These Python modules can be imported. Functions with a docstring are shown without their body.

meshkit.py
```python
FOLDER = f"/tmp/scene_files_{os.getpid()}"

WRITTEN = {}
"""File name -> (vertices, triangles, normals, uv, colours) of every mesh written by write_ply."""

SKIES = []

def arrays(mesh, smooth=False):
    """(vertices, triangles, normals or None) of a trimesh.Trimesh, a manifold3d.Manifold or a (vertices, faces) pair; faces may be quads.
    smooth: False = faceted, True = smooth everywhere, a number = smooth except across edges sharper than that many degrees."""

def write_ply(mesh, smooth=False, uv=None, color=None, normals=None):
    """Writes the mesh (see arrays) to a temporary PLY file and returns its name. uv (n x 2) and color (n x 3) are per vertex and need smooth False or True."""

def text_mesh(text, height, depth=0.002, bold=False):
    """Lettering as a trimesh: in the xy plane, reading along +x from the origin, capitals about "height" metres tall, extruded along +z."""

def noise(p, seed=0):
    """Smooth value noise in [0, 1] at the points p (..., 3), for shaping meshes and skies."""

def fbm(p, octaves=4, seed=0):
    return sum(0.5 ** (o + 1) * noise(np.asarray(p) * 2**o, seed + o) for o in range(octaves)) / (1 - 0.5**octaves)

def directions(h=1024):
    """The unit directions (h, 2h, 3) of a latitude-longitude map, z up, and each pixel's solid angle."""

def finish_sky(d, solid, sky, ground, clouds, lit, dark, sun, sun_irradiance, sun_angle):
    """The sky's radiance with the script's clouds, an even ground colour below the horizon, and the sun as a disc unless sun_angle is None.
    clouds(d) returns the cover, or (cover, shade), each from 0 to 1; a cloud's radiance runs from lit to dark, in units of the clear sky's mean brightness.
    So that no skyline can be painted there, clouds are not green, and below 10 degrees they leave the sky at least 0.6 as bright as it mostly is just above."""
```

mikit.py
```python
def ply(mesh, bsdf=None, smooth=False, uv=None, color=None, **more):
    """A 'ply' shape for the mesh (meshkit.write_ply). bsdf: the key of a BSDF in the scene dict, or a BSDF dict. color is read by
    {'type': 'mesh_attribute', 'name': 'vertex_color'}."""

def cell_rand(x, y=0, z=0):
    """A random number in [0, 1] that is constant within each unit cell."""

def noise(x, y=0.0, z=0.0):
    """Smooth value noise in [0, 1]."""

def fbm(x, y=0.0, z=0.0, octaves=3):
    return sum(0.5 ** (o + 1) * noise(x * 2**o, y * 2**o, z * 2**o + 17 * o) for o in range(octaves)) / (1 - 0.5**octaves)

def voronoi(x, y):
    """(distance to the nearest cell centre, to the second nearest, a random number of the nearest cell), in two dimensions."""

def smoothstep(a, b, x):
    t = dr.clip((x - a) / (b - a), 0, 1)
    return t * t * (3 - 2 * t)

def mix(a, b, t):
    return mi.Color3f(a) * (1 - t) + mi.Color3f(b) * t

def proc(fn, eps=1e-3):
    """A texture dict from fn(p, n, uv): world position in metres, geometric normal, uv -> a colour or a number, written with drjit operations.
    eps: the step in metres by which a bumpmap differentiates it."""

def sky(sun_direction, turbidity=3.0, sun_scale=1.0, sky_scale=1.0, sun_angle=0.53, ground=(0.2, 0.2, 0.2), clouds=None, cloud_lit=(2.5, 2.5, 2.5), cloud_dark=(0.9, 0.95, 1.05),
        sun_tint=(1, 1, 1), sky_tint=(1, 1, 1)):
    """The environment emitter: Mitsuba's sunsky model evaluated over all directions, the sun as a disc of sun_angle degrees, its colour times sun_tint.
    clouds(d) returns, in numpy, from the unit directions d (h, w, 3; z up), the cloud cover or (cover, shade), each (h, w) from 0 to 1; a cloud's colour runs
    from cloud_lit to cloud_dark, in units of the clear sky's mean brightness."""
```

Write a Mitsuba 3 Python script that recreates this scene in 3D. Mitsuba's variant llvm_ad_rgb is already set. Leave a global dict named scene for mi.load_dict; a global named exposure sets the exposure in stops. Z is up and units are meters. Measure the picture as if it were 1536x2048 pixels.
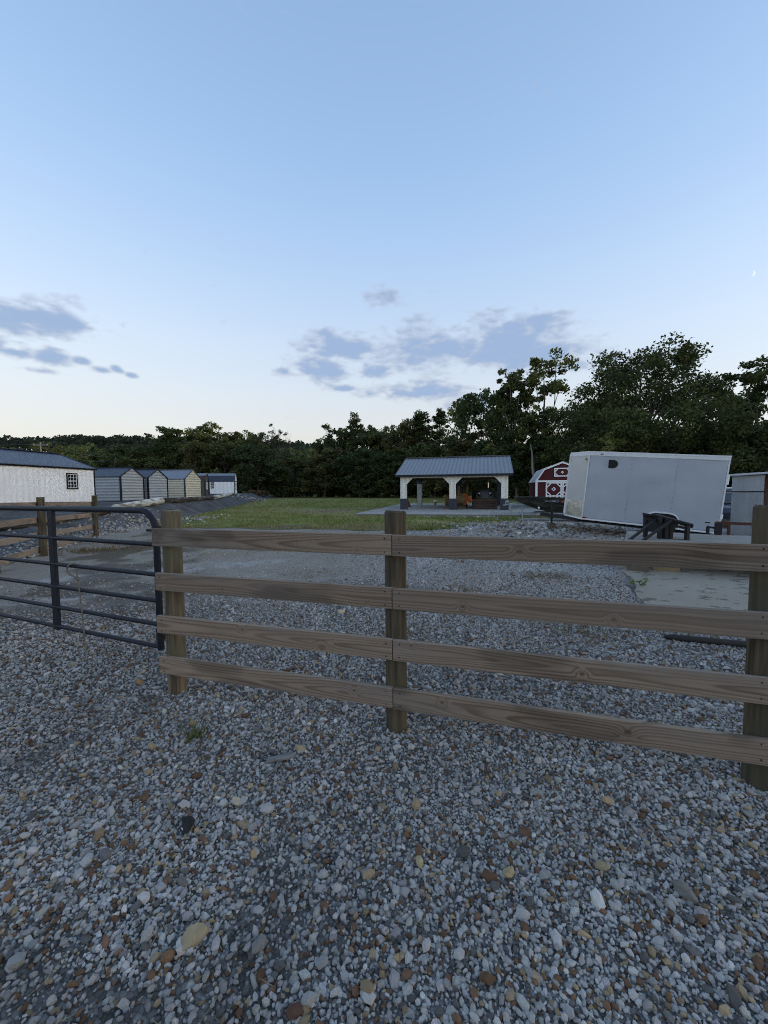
import math, random
import numpy as np, trimesh, mitsuba as mi, drjit as dr
import mikit, meshkit
from shapely.geometry import Polygon, Point
from mikit import noise, fbm, voronoi, cell_rand, smoothstep, mix

T = mi.ScalarTransform4f
PI = math.pi
# ------------------------------------------------------------------ camera, sky, exposure
PITCH, ROLL, F_PX, EYE = 3.3, 0.5, 790.0, 1.65
def cam_matrix():
    th, al = math.radians(PITCH), math.radians(ROLL)
    f = np.array([0, math.cos(th), -math.sin(th)])
    r0 = np.array([1., 0, 0]); u0 = np.array([0, math.sin(th), math.cos(th)])
    r = math.cos(al) * r0 - math.sin(al) * u0
    u = math.sin(al) * r0 + math.cos(al) * u0
    m = np.eye(4); m[:3, 0] = -r; m[:3, 1] = u; m[:3, 2] = f; m[:3, 3] = [0, 0, EYE]
    return T(m)
camera = {'type': 'perspective', 'fov_axis': 'x', 'fov': math.degrees(2 * math.atan(768 / F_PX)),
          'to_world': cam_matrix(), 'near_clip': 0.05, 'far_clip': 9000.0}
exposure = 4.32

# the sun has just gone down to the right, behind the trees; clouds as (azimuth, elevation, half width, half height, weight) in degrees
CLOUDS = [(8.1,18.8,8.3,2.6,1),(16.2,18.8,7.8,2.9,1),(21.6,16.7,4.9,1.9,.9),(-5.3,19.0,4.5,2.0,1),(-8.2,16.3,3.9,1.9,1),(6.0,13.4,7.4,1.0,.9),
    (12.6,11.7,3.1,1.3,.8),(-13.7,15.8,1.3,.6,.8),(-5.4,14.1,2.8,.5,.9),(20.6,21.2,2.7,.6,.6),(1.2,25.0,2.0,.6,.22),(5.0,22.5,1.4,.5,.25),(-1.5,16.2,2.1,1.0,.8),
    (-38.5,18.1,3.7,1.5,.85),(-42.4,17.4,2.3,1.5,.85),(-43.8,14.7,1.8,1.0,.8),(-42.5,14.3,1.7,.6,.9),(-39.5,14.3,1.4,.7,.9),(-36.7,14.5,.7,.4,1),(-34.8,13.8,.8,.3,.8),
    (-33.4,14.1,.5,.4,1),(-32.0,13.7,.5,.3,1),(-40.4,12.9,1.2,.3,.7),(24.9,15.1,3.5,1.2,.6),
    (-62,17,6,1.8,.9),(-75,15,4,1,.8),(58,18,5,1.5,.8),(80,14,8,1.2,.8),(120,17,9,2,.8),(165,15,6,1.4,.8),(-120,18,8,2,.8),(-150,14,5,1,.8)]
def clouds(d):
    az = np.degrees(np.arctan2(d[..., 0], d[..., 1])); el = np.degrees(np.arcsin(np.clip(d[..., 2], -1, 1)))
    P = np.stack([az * .42, el * .95, 0 * az], -1)
    w = meshkit.fbm(P * .55, 5, 3); w2 = meshkit.fbm(P * 1.9 + 7, 4, 9)
    field = np.full(az.shape, -1.0)
    for a, e, ra, re, k in CLOUDS:
        da = (az - a + 180) % 360 - 180
        flat = np.where(el < e, 1.35, 1.0)                                # flatter undersides
        r = np.sqrt((da / ra) ** 2 + ((el - e) * flat / re) ** 2)
        field = np.maximum(field, np.where(r < 4, k * (1.15 - r), -1))
    wisp = meshkit.fbm(np.stack([az * .9 + 3 * w, el * 3.2 + 2 * w2, 0 * az], -1), 5, 31)
    v = field + .10 + 1.7 * (w - .5) + .8 * (w2 - .5) + .9 * (wisp - .5)
    s = np.clip((v + .34) / 1.1, 0, 1); cc = s * s * (3 - 2 * s) * .92
    shade = np.clip(.60 + .42 * v, .25, .95)                                    # lighter, warmer rims
    # thin haze: bluish overhead, thickening and paling towards the horizon, thinnest where the sun went down
    glow = np.exp(-(((az - 105 + 180) % 360 - 180) / 55) ** 2)
    c0 = .40 + .06 * (meshkit.fbm(np.stack([az * .05, el * .16, 0 * az], -1), 4, 21) - .5)
    c1 = .95 * np.clip(1 - el / 38, 0, 1) ** 1.5 * (1 - .55 * glow)
    total = 1 - (1 - c0) * (1 - c1) * (1 - cc)
    sh = (cc * shade + (1 - cc) * (1 - c1) * c0) / np.maximum(total, 1e-4)
    return total, sh
saz, sel = math.radians(105), math.radians(10.0)
sky = mikit.sky([math.sin(saz) * math.cos(sel), math.cos(saz) * math.cos(sel), math.sin(sel)], turbidity=2.5, sun_scale=0.0,
                sky_tint=(1.035, .96, .985), ground=(.12, .12, .11), clouds=clouds, cloud_lit=(.755, .665, .59), cloud_dark=(.335, .487, .755))
scene = {'camera': camera, 'sky': sky}
labels = {}

# ------------------------------------------------------------------ mesh helpers
def box(c, s):
    c, s = np.asarray(c, float), np.asarray(s, float) / 2
    v = np.array([[x, y, z] for x in (-1, 1) for y in (-1, 1) for z in (-1, 1)], float) * s + c
    f = np.array([[0, 1, 3], [0, 3, 2], [4, 6, 7], [4, 7, 5], [0, 4, 5], [0, 5, 1], [2, 3, 7], [2, 7, 6], [0, 2, 6], [0, 6, 4], [1, 5, 7], [1, 7, 3]])
    return v, f
def cat(ms):
    vs, fs, n = [], [], 0
    for v, f in ms:
        vs.append(np.asarray(v, float)); fs.append(np.asarray(f, int) + n); n += len(v)
    return np.vstack(vs), np.vstack(fs)
def basis(p0, p1, up):
    p0, p1 = np.asarray(p0, float), np.asarray(p1, float)
    a = p1 - p0; L = np.linalg.norm(a); a /= L
    up = np.asarray(up, float)
    if abs(a @ up) > .99: up = np.array([0, 1., 0])
    b = np.cross(up, a); b /= np.linalg.norm(b)
    return a, b, np.cross(a, b), L
def beam(p0, p1, w, h, up=(0, 0, 1), bev=0.0):
    """A bar from p0 to p1, w wide and h high, long edges bevelled by bev."""
    a, b, c, L = basis(p0, p1, up)
    if bev <= 0:
        q = [(-w/2, -h/2), (w/2, -h/2), (w/2, h/2), (-w/2, h/2)]
    else:
        e = bev
        q = [(-w/2+e, -h/2), (w/2-e, -h/2), (w/2, -h/2+e), (w/2, h/2-e), (w/2-e, h/2), (-w/2+e, h/2), (-w/2, h/2-e), (-w/2, -h/2+e)]
    n = len(q)
    ring = np.array([b * x + c * y for x, y in q])
    v = np.vstack([np.asarray(p0, float) + ring, np.asarray(p1, float) + ring])
    i = np.arange(n); j = (i + 1) % n
    f = [np.stack([i, i + n, j + n], 1)[:, ::-1], np.stack([i, j + n, j], 1)[:, ::-1]]
    f = [np.stack([i, j, j + n], 1), np.stack([i, j + n, i + n], 1)]
    f = [x[:, ::-1] for x in f]
    caps = [[0, k, k + 1] for k in range(1, n - 1)] + [[n, n + k + 1, n + k] for k in range(1, n - 1)]
    return v, np.vstack(f + [np.array(caps)])
def tube(path, rad, k=6, cap=True):
    path = np.asarray(path, float); n = len(path); rad = np.broadcast_to(np.asarray(rad, float), n)
    t = np.gradient(path, axis=0); t /= np.linalg.norm(t, axis=1, keepdims=True) + 1e-12
    up = np.array([0, 0, 1.]) if abs(t[0][2]) < .9 else np.array([1., 0, 0])
    vs = []
    b = np.cross(up, t[0]); b /= np.linalg.norm(b)
    for i in range(n):
        b = b - t[i] * (b @ t[i]); b /= np.linalg.norm(b) + 1e-12
        c = np.cross(t[i], b)
        an = np.arange(k) * 2 * PI / k
        vs.append(path[i] + rad[i] * (np.cos(an)[:, None] * b + np.sin(an)[:, None] * c))
    v = np.vstack(vs); f = []
    i = np.arange(k); j = (i + 1) % k
    for s in range(n - 1):
        o = s * k
        f += [np.stack([o + i, o + j, o + j + k], 1), np.stack([o + i, o + j + k, o + i + k], 1)]
    f = np.vstack(f)
    if cap:
        v = np.vstack([v, path[:1], path[-1:]]); e = (n - 1) * k
        f = np.vstack([f, np.stack([i * 0 + n * k, j, i], 1), np.stack([i * 0 + n * k + 1, e + i, e + j], 1)])
    return v, f
def extrude(poly, d):
    m = trimesh.creation.extrude_polygon(poly, d, engine='earcut')
    return np.array(m.vertices), np.array(m.faces)
def xz(m, y=0.0):
    """An extrusion (x, y, depth) stood up: x stays, y becomes z, depth goes along +y from y."""
    v, f = m
    return np.stack([v[:, 0], y + v[:, 2], v[:, 1]], 1), f[:, ::-1]
def yz(m, x=0.0):
    v, f = m
    return np.stack([x + v[:, 2], v[:, 0], v[:, 1]], 1), f
def mv(m, o=(0, 0, 0), rz=0.0, s=1.0):
    v, f = m; c, q = math.cos(rz), math.sin(rz)
    R = np.array([[c, -q, 0], [q, c, 0], [0, 0, 1]])
    return (np.asarray(v) * s) @ R.T + np.asarray(o, float), f
def mx(m, M):
    v, f = m
    return v @ M[:3, :3].T + M[:3, 3], f
def lathe(prof, k=24):
    """prof: (radius, z) pairs, bottom to top."""
    an = np.arange(k) * 2 * PI / k; n = len(prof)
    v = np.array([[r * math.cos(a), r * math.sin(a), z] for r, z in prof for a in an])
    i = np.arange(k); j = (i + 1) % k; f = []
    for s in range(n - 1):
        o = s * k
        f += [np.stack([o + i, o + j, o + j + k], 1), np.stack([o + i, o + j + k, o + i + k], 1)]
    v = np.vstack([v, [[0, 0, prof[0][1]], [0, 0, prof[-1][1]]]]); e = (n - 1) * k
    f += [np.stack([i * 0 + n * k, j, i], 1), np.stack([i * 0 + n * k + 1, e + i, e + j], 1)]
    return v, np.vstack(f)
ICO = trimesh.creation.icosphere(subdivisions=0)
ICO1 = trimesh.creation.icosphere(subdivisions=1)

used = {}
def numbered(name):
    k = used.get(name, 0); used[name] = k + 1
    return name if k == 0 else f'{name}_{k:03d}'
def thing(name, label, cat_, group=None):
    k = numbered(name); labels[k] = {'label': label, 'category': cat_}
    if group: labels[k]['group'] = group
    return k
def obj(name, mesh, mat, parent=None, smooth=False, color=None, label=None, kind=None, place=None):
    key = numbered(f'{parent}__{name}' if parent else name)
    d = mikit.ply(mesh, 'm_' + mat, smooth=smooth, color=color) if not isinstance(mesh, dict) else dict(mesh)
    if place is not None: d['to_world'] = place
    scene[key] = d
    if label or kind:
        labels[key] = {}
        if label: labels[key]['label'] = label
        if kind: labels[key]['kind'] = kind
    return key
def struct(name, mesh, mat, smooth=False, **k):
    key = obj(name, mesh, mat, None, smooth, **k); labels.setdefault(key, {})['kind'] = 'structure'
    return key

# ------------------------------------------------------------------ materials
def rgb(c): return {'type': 'rgb', 'value': list(map(float, c))}
def mat(name, c, rough=.8, metal=0.0, spec=.3):
    scene['m_' + name] = {'type': 'twosided', 'bsdf': {'type': 'principled', 'base_color': rgb(c) if not isinstance(c, dict) else c, 'roughness': rough, 'metallic': metal, 'specular': spec}}
    return name
def weathered(c, amt=.18, sc=3.0):
    """A paint colour with faint blotches and streaks of dirt that run down it."""
    c = tuple(c)
    def fn(p, n, uv):
        a = fbm(p.x * sc, p.y * sc, p.z * sc * .5, 4)
        b = fbm(p.x * sc * 6, p.y * sc * 6, p.z * sc * .5, 2)
        return mi.Color3f(*c) * (1 - amt + 1.1 * amt * (a + b) )
    return mikit.proc(fn)
def shaded_seams(c, pitch, z0, dark, wide=.12, axis=None):
    """A painted sheet with the shade of its seams or ribs painted in as dark bands at a pitch, level (axis None) or upright along the direction axis."""
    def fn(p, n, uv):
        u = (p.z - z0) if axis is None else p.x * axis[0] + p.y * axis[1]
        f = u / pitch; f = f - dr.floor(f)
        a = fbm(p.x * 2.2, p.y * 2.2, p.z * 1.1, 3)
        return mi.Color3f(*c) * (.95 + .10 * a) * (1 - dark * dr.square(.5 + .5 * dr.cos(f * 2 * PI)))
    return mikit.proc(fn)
mat('white_paint', shaded_seams((.89, .89, .89), .31, 0, .10, .10, (.122, .993)), .55)
mat('white_boards', shaded_seams((.89, .89, .89), .60, 0, .12, .10, (.974, .225)), .55)
mat('cream_siding', shaded_seams((.79, .775, .69), .30, 0, .16, .14, (.970, -.245)), .5)
mat('white_trim', weathered((.85, .85, .85), .06), .5)
mat('black_trim', (.012, .014, .02), .45)
mat('slate_roof', weathered((.17, .185, .22), .12), .4, .2, .5)
mat('grey_siding', shaded_seams((.44, .47, .49), .235, .93, .58, .20), .5)  # shade of the siding grooves painted as level dark bands
mat('navy_roof', shaded_seams((.042, .053, .080), .30, 0, .50, .2, (.993, -.122)), .45, 0, .4)  # rib shade painted into the roof colour as dark bands
mat('navy_roof_long', shaded_seams((.042, .053, .080), .36, 0, .50, .2, (.122, .993)), .45, 0, .4)
mat('grey_roof', shaded_seams((.175, .190, .215), .29, 0, .36, .2, (.970, -.245)), .45, .1, .4)
mat('trailer_trim', weathered((.66, .67, .68), .08), .45)
mat('beige_siding', shaded_seams((.72, .67, .51), .235, .95, .50, .20), .5)
mat('charcoal_metal', weathered((.055, .06, .075), .15), .5)
mat('olive_siding', weathered((.09, .085, .06), .15), .7)
mat('brown_roof', weathered((.05, .035, .03), .2), .6)
mat('barn_red', weathered((.075, .014, .016), .2), .75)
mat('galvalume', weathered((.5, .53, .56), .12), .38, .5, .5)
mat('galvanised', weathered((.38, .42, .46), .25, 2.2), .42, .6)
mat('dark_steel', weathered((.020, .019, .021), .3), .6, .1)
mat('rusty_steel', weathered((.10, .045, .028), .4), .8, .2)
mat('gate_paint', weathered((.013, .016, .025), .2), .5, 0, .2)
mat('rubber', (.02, .02, .02), .85)
mat('black_glass', (.01, .012, .014), .08, 0, .6)
mat('black_plastic', (.012, .012, .013), .7)
mat('glass_pane', (.02, .022, .026), .07, 0, .6)
mat('chrome', (.7, .7, .7), .22, 1.0)
mat('skid_wood', weathered((.12, .10, .075), .3), .9)
mat('chip_wood', mikit.proc(lambda p, n, uv: mix((.10, .10, .10), (.26, .255, .25), fbm(p.x * 40, p.y * 220, 0, 3))), .9)
mat('lumber', weathered((.25, .18, .10), .25), .9)
mat('orange_paint', weathered((.46, .10, .02), .25), .45)
mat('red_paint', weathered((.20, .02, .015), .2), .5)
mat('tractor_blue', weathered((.03, .04, .08), .2), .4)
mat('tractor_dark', weathered((.025, .024, .024), .3), .6)
mat('bucket_rust', weathered((.075, .05, .038), .4), .75)
mat('grille_grey', weathered((.10, .11, .13), .2), .5)
mat('boat_camo', mikit.proc(lambda p, n, uv: mix(mix((.012, .014, .011), (.05, .052, .04), smoothstep(.48, .56, fbm(p.x * 3, p.y * 3, p.z * 9, 3))), (.03, .026, .018), smoothstep(.55, .6, fbm(p.x * 5 + 9, p.y * 5, p.z * 14, 2)))), .6)
mat('letter_grey', (.30, .31, .32), .6)
mat('sticker_red', (.45, .10, .08), .6)
mat('yellow_paint', (.5, .42, .06), .5)
mat('car_navy', (.008, .011, .035), .18, 0, .6)
mat('car_white', (.72, .74, .76), .22, 0, .5)
mat('wire', (.20, .21, .22), .5, .5)
mat('cable', (.16, .145, .115), .7)
mat('pipe_black', weathered((.03, .027, .025), .35, 5), .7)
mat('pole_wood', weathered((.30, .28, .25), .2), .9)
mat('insulator', (.55, .56, .58), .4)
mat('snag_wood', weathered((.26, .24, .21), .3, 1.5), .9)
mat('log_pale', mikit.proc(lambda p, n, uv: mix((.17, .15, .12), (.52, .50, .45), smoothstep(.35, .62, fbm(p.x * 1.6, p.y * 1.6, p.z * 7, 4)))), .9)
mat('log_dark', mikit.proc(lambda p, n, uv: mix((.035, .03, .027), (.13, .11, .09), smoothstep(.4, .7, fbm(p.x * 1.6, p.y * 1.6, p.z * 7, 4)))), .9)
mat('log_brown', mikit.proc(lambda p, n, uv: mix((.07, .05, .035), (.20, .15, .11), smoothstep(.35, .7, fbm(p.x * 1.6, p.y * 1.6, p.z * 9, 4)))), .9)
mat('hay', mikit.proc(lambda p, n, uv: mix((.09, .06, .035), (.30, .22, .13), fbm(p.x * 9, p.y * 9, p.z * 25, 3))), .95)
mat('concrete', mikit.proc(lambda p, n, uv: mix((.15, .145, .13), (.26, .25, .235), fbm(p.x * .9, p.y * .9, 0, 5)) * (.86 + .28 * fbm(p.x * 60, p.y * 60, 0, 2))), .9)
def pad_fn(p, n, uv):
    a = fbm(p.x * .8, p.y * .8, 0, 4); g = cell_rand(dr.floor(p.x * 90), dr.floor(p.y * 90))
    c = mix((.195, .170, .134), (.280, .248, .202), a) * (.88 + .2 * g)
    return mix(c, (.06, .05, .04), .7 * smoothstep(.66, .74, fbm(p.x * 7, p.y * 12, 3, 3)))
mat('pad_concrete', mikit.proc(pad_fn), .9)
# trailer skin: thin painted sheet with soft dents
def dent(p, n, uv): return .022 * fbm(p.x * .9 + 3, p.y * .9, p.z * 1.5, 2)
def skin(c, rough, dents=1.0):
    return {'type': 'twosided', 'bsdf': {'type': 'bumpmap', 'arbitrary': mikit.proc(dent, eps=.02), 'scale': dents,
        'bsdf': {'type': 'principled', 'base_color': weathered(c, .06, 1.3), 'roughness': rough, 'metallic': .25, 'specular': .5}}}
scene['m_trailer_skin'] = skin((.36, .40, .46), .36)
scene['m_nose_skin'] = skin((.50, .50, .49), .40, .5)
scene['m_nose_guard'] = {'type': 'twosided', 'bsdf': {'type': 'bumpmap', 'arbitrary': mikit.proc(lambda p, n, uv: .004 * fbm(p.x * 6, p.y * 6, p.z * 6, 2), eps=.01), 'scale': 1.0,
        'bsdf': {'type': 'roughconductor', 'material': 'Al', 'alpha': .16}}}
# leaves and grass take their colour from the mesh
VC = {'type': 'mesh_attribute', 'name': 'vertex_color'}
scene['m_leaf'] = {'type': 'principledthin', 'base_color': VC, 'roughness': .55, 'diff_trans': .55, 'spec_trans': 0.0}
scene['m_grass_blade'] = {'type': 'twosided', 'bsdf': {'type': 'diffuse', 'reflectance': VC}}
scene['m_stone'] = {'type': 'twosided', 'bsdf': {'type': 'principled', 'base_color': VC, 'roughness': .85, 'specular': .3}}
mat('bark', mikit.proc(lambda p, n, uv: mix((.05, .042, .035), (.14, .12, .10), fbm(p.x * 5, p.y * 5, p.z * 1.5, 3))), .95)
mat('bark_pale', mikit.proc(lambda p, n, uv: mix((.10, .09, .075), (.26, .24, .20), fbm(p.x * 5, p.y * 5, p.z * 1.5, 3))), .95)

# ---- sawn fence boards: growth rings of a log cut flat, with knots; weathered to grey-brown
def board_fn(ox, oy, dx, dy, zs, joint, tint=1.0):
    def fn(p, n, uv):
        s = (p.x - ox) * dx + (p.y - oy) * dy
        cut = [(zs[k] + zs[k + 1]) / 2 for k in range(len(zs) - 1)]
        idx = mi.Float(0); zc = mi.Float(zs[0])
        for k, c in enumerate(cut):
            idx = dr.select(p.z < c, k + 1.0, idx); zc = dr.select(p.z < c, zs[k + 1], zc)
        sec = dr.floor((s - joint[0]) / joint[1])
        idn = idx * 7.3 + sec * 3.1
        z = p.z - zc; t = (p.x - ox) * -dy + (p.y - oy) * dx          # t: through the board
        zz = z + .055 * (noise(s * .8, idn, 1.0) - .5) + .010 * (noise(s * 4.5, idn, 2.) - .5)
        h = .012 + .085 * noise(s * .75, idn + 5., 3.) + t * .6
        r = dr.sqrt(zz * zz + h * h)
        # knots
        w = .62; ks = dr.floor(s / w + idn * .37); a = cell_rand(ks, idx * 5 + 1, sec + 3); b = cell_rand(ks, idx * 5 + 2, sec + 3)
        kx = (ks + .2 + .6 * a - idn * .37) * w; kz = (b - .5) * .085
        size = .005 + .019 * dr.square(cell_rand(ks, idx * 5 + 3, sec + 3))
        d = dr.sqrt(dr.square((s - kx) * .72) + dr.square(z - kz))
        has = dr.select(cell_rand(ks, idx * 5 + 4, sec + 3) < .55, 1.0, 0.0)
        pull = has * dr.exp(-dr.square(d / (size * (1.6 + 1.2 * b))))
        r = r + pull * (.025 + .035 * a)
        ring = r * (58 + 22 * cell_rand(idx, sec, 6.)) + 1.1 * noise(s * 1.5, z * 25, idn)
        fr = ring - dr.floor(ring)
        late = smoothstep(.30, .80, fr) * (1 - smoothstep(.86, 1.0, fr))
        wide = .35 + .65 * noise(s * 1.1, idn, dr.floor(ring) * .37)
        fib = fbm(s * 3, z * 95, t * 90 + idn, 2)
        early = mix((.255, .190, .138), (.200, .156, .120), noise(s * .6, idn, 9.))
        c = mix(early, (.080, .045, .024), late * wide * .82) * (.80 + .42 * fib)
        grey = smoothstep(.35, .75, fbm(s * 1.2, z * 9 + idn, 4., 3))
        c = mix(c, (.175, .160, .145), .34 * grey)
        knot = has * (1 - smoothstep(size * .75, size * 1.05, d))
        rk = d * 260
        c = mix(c, mix((.135, .075, .042), (.060, .034, .020), rk - dr.floor(rk)), knot * (.45 + .5 * b))
        stain = smoothstep(.56, .72, fbm(s * 1.9 + idn, z * 6 + .06 * s, 11., 3))
        c = c * (1 - .34 * stain) * (1.06 + .30 * (cell_rand(idx, sec + 9, 4.) - .5))
        c = mix(c, mix((.20, .19, .175), (.33, .32, .30), fib), .7 * dr.select(n.z > .6, 1.0, 0.0))   # top edges paler: sky light painted in, over silver weathering
        return c * tint
    return fn
def post_fn(p, n, uv):
    a = dr.atan2(n.y, n.x)
    st = fbm(p.x * 55, p.y * 55, p.z * 2.2, 4); bl = fbm(p.x * 6, p.y * 6, p.z * 3, 3)
    c = mix((.040, .032, .022), (.122, .094, .060), smoothstep(.25, .75, st))
    c = mix(c, (.066, .066, .044), .65 * smoothstep(.42, .7, bl))
    c = mix(c, (.035, .028, .02), .6 * smoothstep(.62, .78, fbm(p.x * 30 + 5, p.y * 30, p.z * 1.2, 3)))
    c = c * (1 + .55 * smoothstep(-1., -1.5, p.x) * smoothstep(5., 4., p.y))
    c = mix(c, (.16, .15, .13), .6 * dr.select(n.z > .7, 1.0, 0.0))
    return c
mat('post_wood', mikit.proc(post_fn), .9)
FX, FY, DX, DY = .05, 2.57, .960, -.279
ZR = [1.288, .937, .590, .257]
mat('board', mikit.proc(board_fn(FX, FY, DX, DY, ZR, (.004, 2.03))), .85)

# ------------------------------------------------------------------ terrain
TOE = np.array([(-4.5,-30,0),(-6.5,0,0),(-8.2,7,0),(-9.3,11,0),(-10.6,14.5,0),(-10.9,17,0),(-12.3,24,0),(-13.9,33,0),(-17,48,0),(-21,67,0),(-23,76,0),(-24,120,0)])
CREST = np.array([(-9,-30,.10),(-10.5,0,.15),(-12.2,9,.28),(-13,13.9,.38),(-13.2,18.6,.60),(-13.6,20.5,.76),(-14.5,25.7,.86),(-15.1,30.3,.88),(-16.3,38,.92),(-22.3,58,1.05),(-25,69,1.08),(-30,120,1.1)])
def height(x, y):
    x, y = np.asarray(x, float), np.asarray(y, float)
    tx = np.interp(y, TOE[:, 1], TOE[:, 0]); cx = np.interp(y, CREST[:, 1], CREST[:, 0]); cz = np.interp(y, CREST[:, 1], CREST[:, 2])
    t = np.clip((tx - x) / np.maximum(tx - cx, .1), 0, 1)
    h = cz * (.35 * t + .65 * t * t * (3 - 2 * t))
    h = h * np.clip((100 - y) / 20, 0, 1) + .05 * np.clip(t, 0, 1) * (meshkit.fbm(np.stack([x * .8, y * .8, 0 * x], -1), 3, 4) - .5) * 2
    heap = .20 * np.exp(-((x - 6.3) / 2.2) ** 2 - ((y - 15.3) / 2.6) ** 2)                  # the heap of white stone by the hitch
    h = h + heap + .05 * heap / .2 * (meshkit.fbm(np.stack([x * 1.5, y * 1.5, 0 * x], -1), 3, 8) - .5)
    near = np.clip((13 - y) / 6, 0, 1) * np.clip((x + 8) / 3, 0, 1)
    h = h + near * .05 * (meshkit.fbm(np.stack([x * .55, y * .55, 0 * x], -1), 3, 15) - .5)
    return h
def axis_pts(segs):
    out = [segs[0][0]]
    for a, b, st in segs: out += list(np.arange(a + st, b + st * .5, st))
    return np.unique(np.round(out, 3))
GX = axis_pts([(-3000,-400,650),(-400,-100,50),(-100,-32,4),(-32,-5,.4),(-5,14,.25),(14,60,2),(60,400,42.5),(400,3000,650)])
GY = axis_pts([(-600,-40,70),(-40,-4,2),(-4,20,.25),(20,70,.8),(70,130,5),(130,400,45),(400,6000,700)])
X, Y = np.meshgrid(GX, GY, indexing='ij'); Z = height(X, Y)
nx, ny = X.shape; ii = np.arange(nx * ny).reshape(nx, ny)
gf = np.vstack([np.stack([ii[:-1, :-1], ii[1:, :-1], ii[1:, 1:]], -1).reshape(-1, 3), np.stack([ii[:-1, :-1], ii[1:, 1:], ii[:-1, 1:]], -1).reshape(-1, 3)])
def sst(a, b, x): return smoothstep(a, b, x)
def ell(p, cx, cy, rx, ry, ang):
    c, s = math.cos(ang), math.sin(ang); x, y = p.x - cx, p.y - cy
    u = (x * c + y * s) / rx; v = (-x * s + y * c) / ry
    return dr.sqrt(u * u + v * v)
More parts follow.
